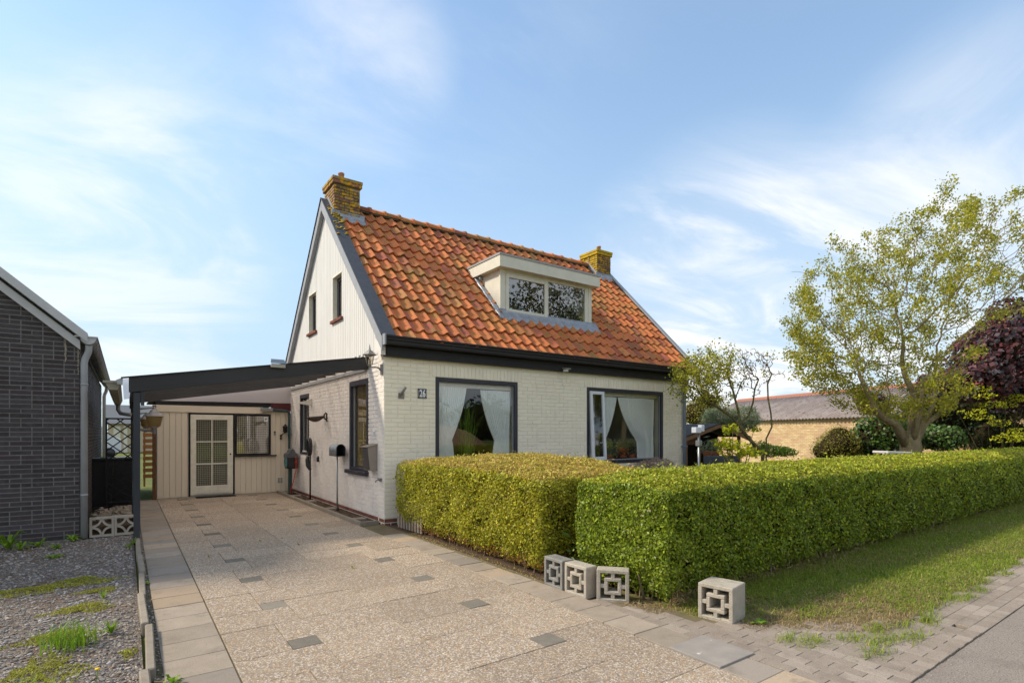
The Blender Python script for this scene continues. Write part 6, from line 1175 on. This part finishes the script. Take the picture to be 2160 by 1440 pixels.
att = cloud_pts([(1800, 650, 130, 115, 1.6), (1930, 620, 170, 165, 2.0), (1990, 500, 115, 75, 1.4), (2120, 560, 120, 120, 1.6), (2230, 560, 110, 130, 1.5), (1960, 745, 90, 85, 1.4), (1770, 755, 105, 70, 1.4), (1745, 700, 80, 70, 1.2), (1810, 820, 75, 40, 1.0), (1920, 800, 110, 90, 1.4), (1790, 545, 60, 42, .9), (2085, 455, 70, 55, .9), (1860, 860, 70, 35, .8)], 12.5, 4200, rg)
sp = [at(x, y, 12.5+d) for x, y, d in ((1700, 575, 0), (1665, 568, .2), (1655, 680, -.2), (1680, 665, .1), (1672, 735, .3), (1760, 500, 0), (1775, 512, .2), (1845, 488, 0), (1855, 500, .3), (1995, 400, 0), (1988, 385, .1), (2022, 372, 0), (2120, 392, 0), (2100, 410, .2), (2150, 420, 0), (1745, 560, -.3), (1740, 830, .2), (1700, 800, 0), (1690, 780, 0), (1650, 672, 0), (2015, 390, .1), (2005, 420, .1))]
att = np.concatenate([att]+[np.array(sp)+rg.normal(0, .06, (len(sp), 3)) for _ in range(3)])
b0 = [base, base+(0, 0, .5), base+(0, 0, 1.0), base+(0, 0, 1.45)]
limb = lambda *q: [at(x, y, 12.5+d) for x, y, d in q]
starts = [(-1, b0), (3, limb((1890, 895, -.1), (1862, 880, -.2), (1845, 862, -.3), (1835, 840, -.3), (1825, 815, -.3), (1812, 790, -.3))), (3, limb((1925, 880, 0), (1932, 855, 0), (1925, 825, .1), (1910, 795, .1), (1902, 765, .2), (1905, 735, .2))), (3, limb((1945, 890, .1), (1962, 868, .3), (1972, 840, .4), (1975, 800, .4))), (3, limb((1935, 885, -.3), (1945, 850, -.5), (1945, 800, -.6))), (5, limb((1872, 860, -.4), (1878, 835, -.5), (1870, 805, -.5))), (3, limb((1950, 895, .1), (1985, 870, .2), (2010, 838, .2)))]
for (xa, ya), (xb, yb), dd in (((1850, 610), (1668, 566), .1), ((1800, 585), (1742, 498), 0), ((1885, 545), (1843, 478), .2), ((1950, 505), (2024, 368), 0), ((2050, 490), (2122, 384), .1), ((1790, 680), (1652, 676), -.2), ((1790, 735), (1664, 728), .2), ((1800, 790), (1690, 802), 0), ((2100, 500), (2165, 408), .1), ((1830, 640), (1690, 620), .3), ((2100, 620), (2190, 560), 0), ((1920, 520), (1905, 450), .1), ((1990, 480), (1970, 420), .2)):
    f = np.linspace(0, 1, 16)[:, None]; att = np.concatenate([att, at(xa, ya, 12.5+dd)*(1-f)+at(xb, yb, 12.5+dd)*f+rg.normal(0, .045, (16, 3))])
# parent indices above refer to nodes in the order they are listed
def far_out(Q): px = isl(Q); py = 913-(Q[:, 2]-1.55)/((Q-CX)@FW)*1142; return (((px-1925)/215)**2+((py-650)/195)**2 > 1) & (px < 2060)
isl = lambda Q: (Q-CX)@RT/np.maximum((Q-CX)@FW, .1)*1142+1080
hawthorn, HN = tree('hawthorn_tree', tuple(base), 'large spreading hawthorn with short thick trunk behind the long hedge', starts, att, .12, 1.0, .20, .0036, 'leaf_haw', 44, .056, 'bark', .0095, 4, aspect=.62, spread_r=.075, leafsel=lambda Q, r_: r_.uniform(0, 1, len(Q)) < np.where(far_out(Q), .95, np.where(isl(Q) > 2060, .20, .30))+.30*np.sin(Q[:, 0]*4.1+Q[:, 2]*3.3)*np.sin(Q[:, 1]*3.7-Q[:, 2]*2.9), iters=150)
b = MB(); b.tube([base, base+(0, .01, .35), base+(.01, 0, .8), base+(0, 0, 1.25), base+(-.02, 0, 1.6)], [.31, .25, .225, .215, .17], 14)
for j, rr in ((1, .105), (2, .10), (3, .085), (4, .075), (6, .09)): q = [base+(0, 0, 1.1)]+starts[j][1]; b.tube(q, [rr*1.2]+[rr*(1-.62*i/(len(q)-1)) for i in range(1, len(q))], 9)
b.build('main_limbs', M['bark'], hawthorn)
# low tree with bare crown in front of the house's right corner
rg = np.random.default_rng(34); base = at(1612, 962, 12.0); base[2] = 0
starts = [(-1, [base, at(1608, 955, 12), at(1590, 935, 12), at(1572, 915, 12), at(1558, 895, 12), at(1545, 880, 12), at(1528, 868, 12), at(1508, 855, 12), at(1488, 845, 12.1)]), (4, limb((1560, 880, -.5), (1556, 862, -.5), (1550, 840, -.4), (1545, 820, -.3))), (4, limb((1578, 878, -.3), (1588, 850, -.3), (1592, 820, -.2), (1600, 800, -.2))),
          (0, [at(1617, 945, 12), at(1616, 925, 12.1), at(1628, 900, 12.1), at(1626, 872, 12.2), at(1620, 840, 12.2), at(1619, 810, 12.2), at(1628, 788, 12.2)])]
att = cloud_pts([(1475, 790, 60, 50, .8), (1480, 780, 50, 45, .6), (1440, 800, 32, 48, .5), (1520, 770, 60, 42, .8), (1575, 780, 60, 50, .8), (1600, 760, 35, 28, .6), (1640, 790, 22, 22, .3), (1500, 835, 50, 25, .5)], 12, 1700, rg)
att = np.concatenate([att, np.array([at(x, y, 12) for x, y in ((1545, 722), (1565, 730), (1470, 728), (1475, 735), (1590, 735), (1600, 735), (1415, 790), (1420, 830), (1655, 790), (1650, 800), (1645, 772), (1510, 745))])])
isl = lambda Q: (Q-CX)@RT/np.maximum((Q-CX)@FW, .1)*1142+1080
tree('leaning_magnolia', tuple(base), 'leaning half bare tree with yellow green leaves before the right house corner', starts, att, .075, .8, .115, .0042, 'leaf_mag', 9, .055, 'bark_d', .010, 6, aspect=.6, spread_r=.06, jitter=.32, leafsel=lambda Q, r_: r_.uniform(0, 1, len(Q)) < np.clip((1575-isl(Q))/75, .04, .9), extra=[('dry_leaves', 'leaf_dry', lambda Q, r_: (np.abs(isl(Q)-1592) < 34) & (r_.uniform(0, 1, len(Q)) < .35), 2, .05)])
def ell_at(px, py, dep, rx, ry, rd): c_ = at(px, py, dep); return (c_[0], c_[1], c_[2], rx/1142*dep, rd, ry/1142*dep)
def gl(px, py, dep): c_ = at(px, py, dep); return (c_[0], c_[1], 0)
shrub('purple_smoke_bush', gl(2110, 900, 15.5), [ell_at(2110, 740, 15.5, 85, 75, 1.2), ell_at(2060, 800, 15.5, 75, 55, 1.1), ell_at(2180, 790, 15.8, 90, 90, 1.2), ell_at(2135, 670, 15.8, 45, 38, .7), ell_at(2185, 690, 16, 60, 50, .9), ell_at(1990, 820, 15.6, 40, 40, .8)], M['leaf_smoke'], 13000, .115, 'tall purple leaved smoke bush at the right photo edge behind the hawthorn', aspect=.95, spread=1.1, stems=6)
shrub('red_leaved_shrub', gl(1850, 900, 17), [ell_at(1842, 850, 17, 28, 26, .5), ell_at(1822, 838, 17, 16, 14, .3)], M['leaf_smoke'], 900, .10, 'small dark red shrub peeping left of the hawthorn limbs', aspect=.9)
shrub('dark_conifer_hedge', gl(2080, 940, 17.5), [ell_at(1960, 880, 17.5, 75, 80, 1.0), ell_at(2060, 860, 18, 90, 105, 1.2), ell_at(2170, 870, 18, 100, 110, 1.2), ell_at(2110, 920, 17, 140, 50, 1.0), ell_at(2290, 850, 18, 90, 130, 1.2)], M['leaf_dark'], 14000, .10, 'deep green shadowy shrubs below the purple bush', aspect=.5, stems=4)
shrub('lime_tipped_branches', gl(2080, 860, 14.8), [ell_at(2058, 820, 14.8, 18, 9, .4), ell_at(2075, 835, 14.6, 24, 6, .3), ell_at(2088, 853, 14.9, 20, 9, .4), ell_at(2052, 868, 14.9, 18, 7, .4), ell_at(2068, 880, 14.9, 14, 6, .4), ell_at(2135, 840, 15, 30, 10, .4), ell_at(2120, 856, 15, 18, 6, .3), ell_at(2150, 915, 14.3, 30, 16, .4), ell_at(2125, 925, 14.3, 16, 10, .4), ell_at(2108, 892, 14.9, 20, 8, .3)], M['leaf_lime'], 1300, .065, 'bright lime green branch tips in front of the dark shrubs', aspect=.45, core=False, stems=0)
shrub('ivy_shrub', gl(1850, 930, 14.5), [ell_at(1862, 912, 14.5, 50, 42, .7), ell_at(1825, 930, 14.6, 32, 42, .5), ell_at(1870, 940, 14.5, 50, 40, .5), ell_at(1895, 915, 15, 45, 40, .6), ell_at(1990, 925, 14.8, 60, 30, .6)], M['leaf_ivy'], 7000, .075, 'rounded dark ivy shrub at the left foot of the hawthorn', aspect=.8)
shrub('olive_bush', gl(1765, 930, 14.5), [ell_at(1766, 938, 14.5, 42, 36, .6), ell_at(1770, 918, 14.5, 22, 24, .4), ell_at(1738, 950, 14.5, 26, 26, .4), ell_at(1790, 945, 14.5, 22, 26, .4)], M['leaf_bush'], 5200, .05, 'loose olive green bush before the yellow barn wall', aspect=.35, spread=1.2)
shrub('fern_clump', gl(1640, 955, 13), [ell_at(1625, 950, 13, 28, 14, .4), ell_at(1655, 953, 13, 22, 10, .3), ell_at(1600, 945, 13, 18, 14, .3)], M['leaf_fern'], 1500, .11, 'green fern clump at the foot of the leaning tree', aspect=.18, core=False, stems=0, spread=1.4)
shrub('lime_green_shrub', gl(1550, 960, 11.4), [ell_at(1545, 945, 11.4, 42, 22, .4), ell_at(1525, 935, 11.4, 20, 14, .3), ell_at(1580, 955, 11.4, 28, 14, .3), ell_at(1540, 905, 11.6, 16, 14, .2), ell_at(1590, 905, 11.8, 12, 5, .2)], M['leaf_lime'], 620, .085, 'lime green low shrub spreading before the little log hut', aspect=.62, core=False, stems=12, shell=1.0, spread=1.4)
shrub('reed_clump', gl(1540, 880, 17.5), [ell_at(1515, 880, 17.5, 35, 22, .6), ell_at(1565, 885, 17.5, 35, 28, .6)], M['leaf_reed'], 1700, .42, 'tall grey green bamboo clump behind the log hut', aspect=.05, core=False, stems=0, spread=.6)
shrub('garden_shrub', gl(1470, 880, 19), [ell_at(1465, 872, 19, 30, 32, .7), ell_at(1490, 850, 19, 26, 30, .6)], M['leaf_bush'], 3000, .06, 'yellowish green shrub between the house corner and the bamboo', aspect=.6)
shrub('heather_stems', gl(1390, 975, 9.7), [ell_at(1385, 978, 9.7, 45, 12, .25), ell_at(1355, 982, 9.6, 30, 8, .2)], M['twig'], 1400, .10, 'bare grey brown lavender stems below the right front window', aspect=.05, core=False, stems=0, spread=1.5)
rgx = np.random.default_rng(9); P = np.stack([.38+rgx.uniform(-.1, .18, 60), -4.45+rgx.uniform(-.2, .15, 60), rgx.uniform(.05, .5, 60)], 1)
t = empty('thistle_plant', (.3, -4.5, 0), 'leafy green weed growing in the gap between the two hedges', 'weed'); leaf_obj('leaves', leaves(P, None, .11, .35, 1, rgx), M['leaf_ivy'], t)

# ------------------------------------------------------------------ log hut, pole, barn
hc = at(1508, 915, 15.5); hx = np.array([.92, -.39, 0]); hy = np.array([.39, .92, 0])
def hp(u, v, z): return tuple(np.array([hc[0], hc[1], 0])+hx*u+hy*v+np.array([0, 0, z]))
t = empty('log_hut', (hc[0], hc[1], 0), 'low brown log playhouse with gabled roof at the right corner of the house', 'hut')
MB().prism([hp(-.95, 1.0, 0), hp(.75, 1.0, 0), hp(.75, 1.0, 1.5), hp(0, 1.0, 1.75), hp(-.95, 1.0, 1.45)], tuple(hy*.05)).build('back_wall', M['under_roof'], t)
for i in range(12): z = .02+i*.12; MB().prism([hp(-.95, 0, z), hp(-.95, 1.5, z), hp(-.95, 1.5, z+.112), hp(-.95, 0, z+.112)], tuple(hx*.05)).build('log', M['hut'], t); MB().prism([hp(-.94, .02, z), hp(-.52, .02, z), hp(-.52, .02, z+.112), hp(-.94, .02, z+.112)], tuple(-hy*.05)).build('log', M['hut'], t) if z < .62 or z > 1.2 else None
for u in (-.56, -.97, .72): MB().prism([hp(u, -.06, 0), hp(u+.07, -.06, 0), hp(u+.07, -.06, 1.48), hp(u, -.06, 1.48)], tuple(hy*.07)).build('corner_post', M['hut_trim'], t)
MB().prism([hp(-1.12, -.25, 1.40), hp(0, -.25, 1.80), hp(0, -.25, 1.70), hp(-1.10, -.25, 1.30)], tuple(hy*.04)).build('gable_board', M['hut_trim'], t); MB().prism([hp(0, -.25, 1.80), hp(1.0, -.25, 1.42), hp(.98, -.25, 1.32), hp(0, -.25, 1.70)], tuple(hy*.04)).build('gable_board', M['hut_trim'], t)
MB().prism([hp(-1.15, -.24, 1.41), hp(0, -.24, 1.815), hp(0, -.24, 1.83), hp(-1.18, -.24, 1.43)], tuple(hy*2.0)).build('roof', M['felt'], t); MB().prism([hp(0.01, -.24, 1.815), hp(1.02, -.24, 1.43), hp(1.02, -.24, 1.45), hp(0.01, -.24, 1.83)], tuple(hy*2.0)).build('roof', M['felt'], t)
pc = at(1474, 965, 11.2); t = empty('sensor_pole', (pc[0], pc[1], 0), 'grey steel pole with two white boxes on top at the right house corner', 'pole')
MB().tube([(pc[0], pc[1], -.02), (pc[0], pc[1], 1.52)], .022, 10).bbox(pc[0]-.05, pc[0]+.05, pc[1]-.05, pc[1]+.05, 1.28, 1.40, .008).build('pole', M['steel'], t); MB().bbox(pc[0]-.17, pc[0]+.01, pc[1]-.06, pc[1]+.06, 1.55, 1.67, .01).build('sensor_box', M['sky_w'], t); MB().bbox(pc[0]+.03, pc[0]+.13, pc[1]-.05, pc[1]+.05, 1.58, 1.72, .01).build('sensor_box', M['sky_w'], t)
q = at(1520, 968, 12.6); o = thing1('garden_trough', MB().bbox(q[0]-.45, q[0]+.45, q[1]-.15, q[1]+.15, .55, 1.02, .01), M['pot_grey'], 'slate grey trough planter before the log hut', 'planter')
for i, (px_, lb) in enumerate(((1494, 'terracotta pot with drooping plant before the log hut'), (1507, 'second terracotta pot half hidden before the log hut'))):
    q = at(px_, 955, 12.8); t = empty('flower_pot', (q[0], q[1], .9), lb, 'flower pot'); MB().lathe([(.001, 0), (.09, 0), (.13, .2), (.14, .21), (.12, .21)], c=(q[0], q[1], .92), n=14).build('pot', M['terracotta'], t); P = np.array(q)[None]*[1, 1, 0]+[0, 0, 1.2]+rg.normal(0, .1, (160, 3)); leaf_obj('leaves', leaves(P, None, .14, .12, 1, rg), M['leaf_reed'], t)
A0 = Vector((25.6, 12.0, 0)); A1 = Vector((18.6, -5.3, 0)); ud = (A1-A0).normalized(); vd = Vector((-ud.y, ud.x, 0)); LB = (A1-A0).length
if vd.x < 0: vd = -vd
t = empty('yellow_brick_barn', tuple(A0), 'long low yellow brick barn with grey corrugated roof and red ridge behind the garden', 'barn')
Rz = math.atan2(ud.y, ud.x)
def bar(mb, name, m): o = link(name, mesh_of(mb, name, m), t, A0, (0, 0, Rz)); return o
sgn = 1 if Vector((-ud.y, ud.x, 0)).dot(vd) > 0 else -1
bar(MB().box(0, LB, 0 if sgn > 0 else -.3, .3 if sgn > 0 else 0, -.1, 2.28), 'front_wall', M['yellow_brick'])
nw = int(LB/.20)*8; xs = np.linspace(-.3, LB+.3, nw); V = []
for x in xs:
    c_ = .036*math.cos(2*PI*x/.20)
    for f in (0, .33, .66, 1.0): V.append((x, sgn*(-.22+3.2*f), 2.20+1.42*f+c_-.012*(f*3 % 1)))
F = [(i*4+j, (i+1)*4+j, (i+1)*4+j+1, i*4+j+1) for i in range(nw-1) for j in range(3)]; link('corrugated_roof', mesh_np('corrugated_roof', V, F, M['eternit'], True), t, A0, (0, 0, Rz)).modifiers.new('s', 'SOLIDIFY').thickness = .01
bar(MB().prism([(-.3, sgn*2.75, 3.50), (-.3, sgn*2.98, 3.72), (-.3, sgn*3.2, 3.50), (-.3, sgn*2.98, 3.60)], (LB+.6, 0, 0)), 'ridge_cap', M['ridge_red'])
bar(MB().box(0, LB, *sorted((sgn*6, sgn*5.8)), 0, 2.2), 'rear_wall', M['yellow_brick']); bar(MB().prism([(-.3, sgn*2.98, 3.60), (-.3, sgn*6.2, 2.2), (-.3, sgn*6.2, 2.15), (-.3, sgn*2.98, 3.52)], (LB+.6, 0, 0)), 'rear_roof', M['eternit'])
q = at(1882, 943, 10.6); t = empty('white_sun_lounger', (q[0], q[1], .9), 'pale plank of a garden lounger showing above the hedge at the hawthorn foot', 'lounger'); Mx = Matrix.Translation((q[0], q[1], 1.165)) @ Matrix.Rotation(R(-30), 4, 'Z') @ Matrix.Rotation(R(2), 4, 'Y'); MB().bbox(-.26, .26, -.2, .2, -.02, .03, .01, Mx).build('seat', M['lilac'], t)
for s in (-.3, .3): MB().box(s-.02, s+.02, -.18, -.14, -1.2, 0, Mx).build('leg', M['lilac'], t)

# ------------------------------------------------------------------ what the front panes mirror: the far side of the road
rgf = np.random.default_rng(77)
t = empty('sand_heap', (22, -42, 0), 'heap of orange sand in the field across the road, mirrored in the panes', 'sand heap'); xs = np.linspace(-1, 1, 21); V = [(20+9*a, -42+6*b, max(-.05, 3.0*max(0, 1-a*a-b*b)+.2*math.sin(a*9+b*7))) for a in xs for b in xs]; leaf_obj('heap', (np.array(V), np.array([(i*21+j, (i+1)*21+j, (i+1)*21+j+1, i*21+j+1) for i in range(20) for j in range(20)])), M['sand'], t)
for i, (x, y, h_, lb) in enumerate(((19.5, -19, 12.5, 'broad roadside tree mirrored in the dormer panes'), (27.5, -20, 15, 'second roadside tree mirrored in the dormer panes'), (34, -24, 11, 'third roadside tree farther along the road'))):
    att = np.array([x, y, h_*.62])+nrm(rgf.normal(size=(500, 3)))*rgf.uniform(0, 1, (500, 1))**.4*np.array([4.2, 4.0, h_*.37]); tree('roadside_tree', (x, y, 0), lb, [(-1, [np.array([x, y, 0.]), np.array([x, y, 1.2]), np.array([x+.1, y, 2.4]), np.array([x, y, 3.2])])], att, .3, 2.5, .5, .02, 'leaf_far', 11, .22, 'bark', .06, 20+i, spread_r=.3)
shrub('far_wood', (50, -95, 0), [(20+14*i, -95-2*(i % 3), 4, 9, 5, 6+rgf.uniform(-1, 2)) for i in range(-1, 8)], M['leaf_far'], 16000, .8, 'dark line of trees at the far end of the field', stems=0, cat='wood')['kind'] = 'stuff'
sheet('field_strip', [(-10, -60), (140, -60), (140, -16), (-10, -16)], -.03, mat('bright_meadow', (.22, .25, .05), .95))
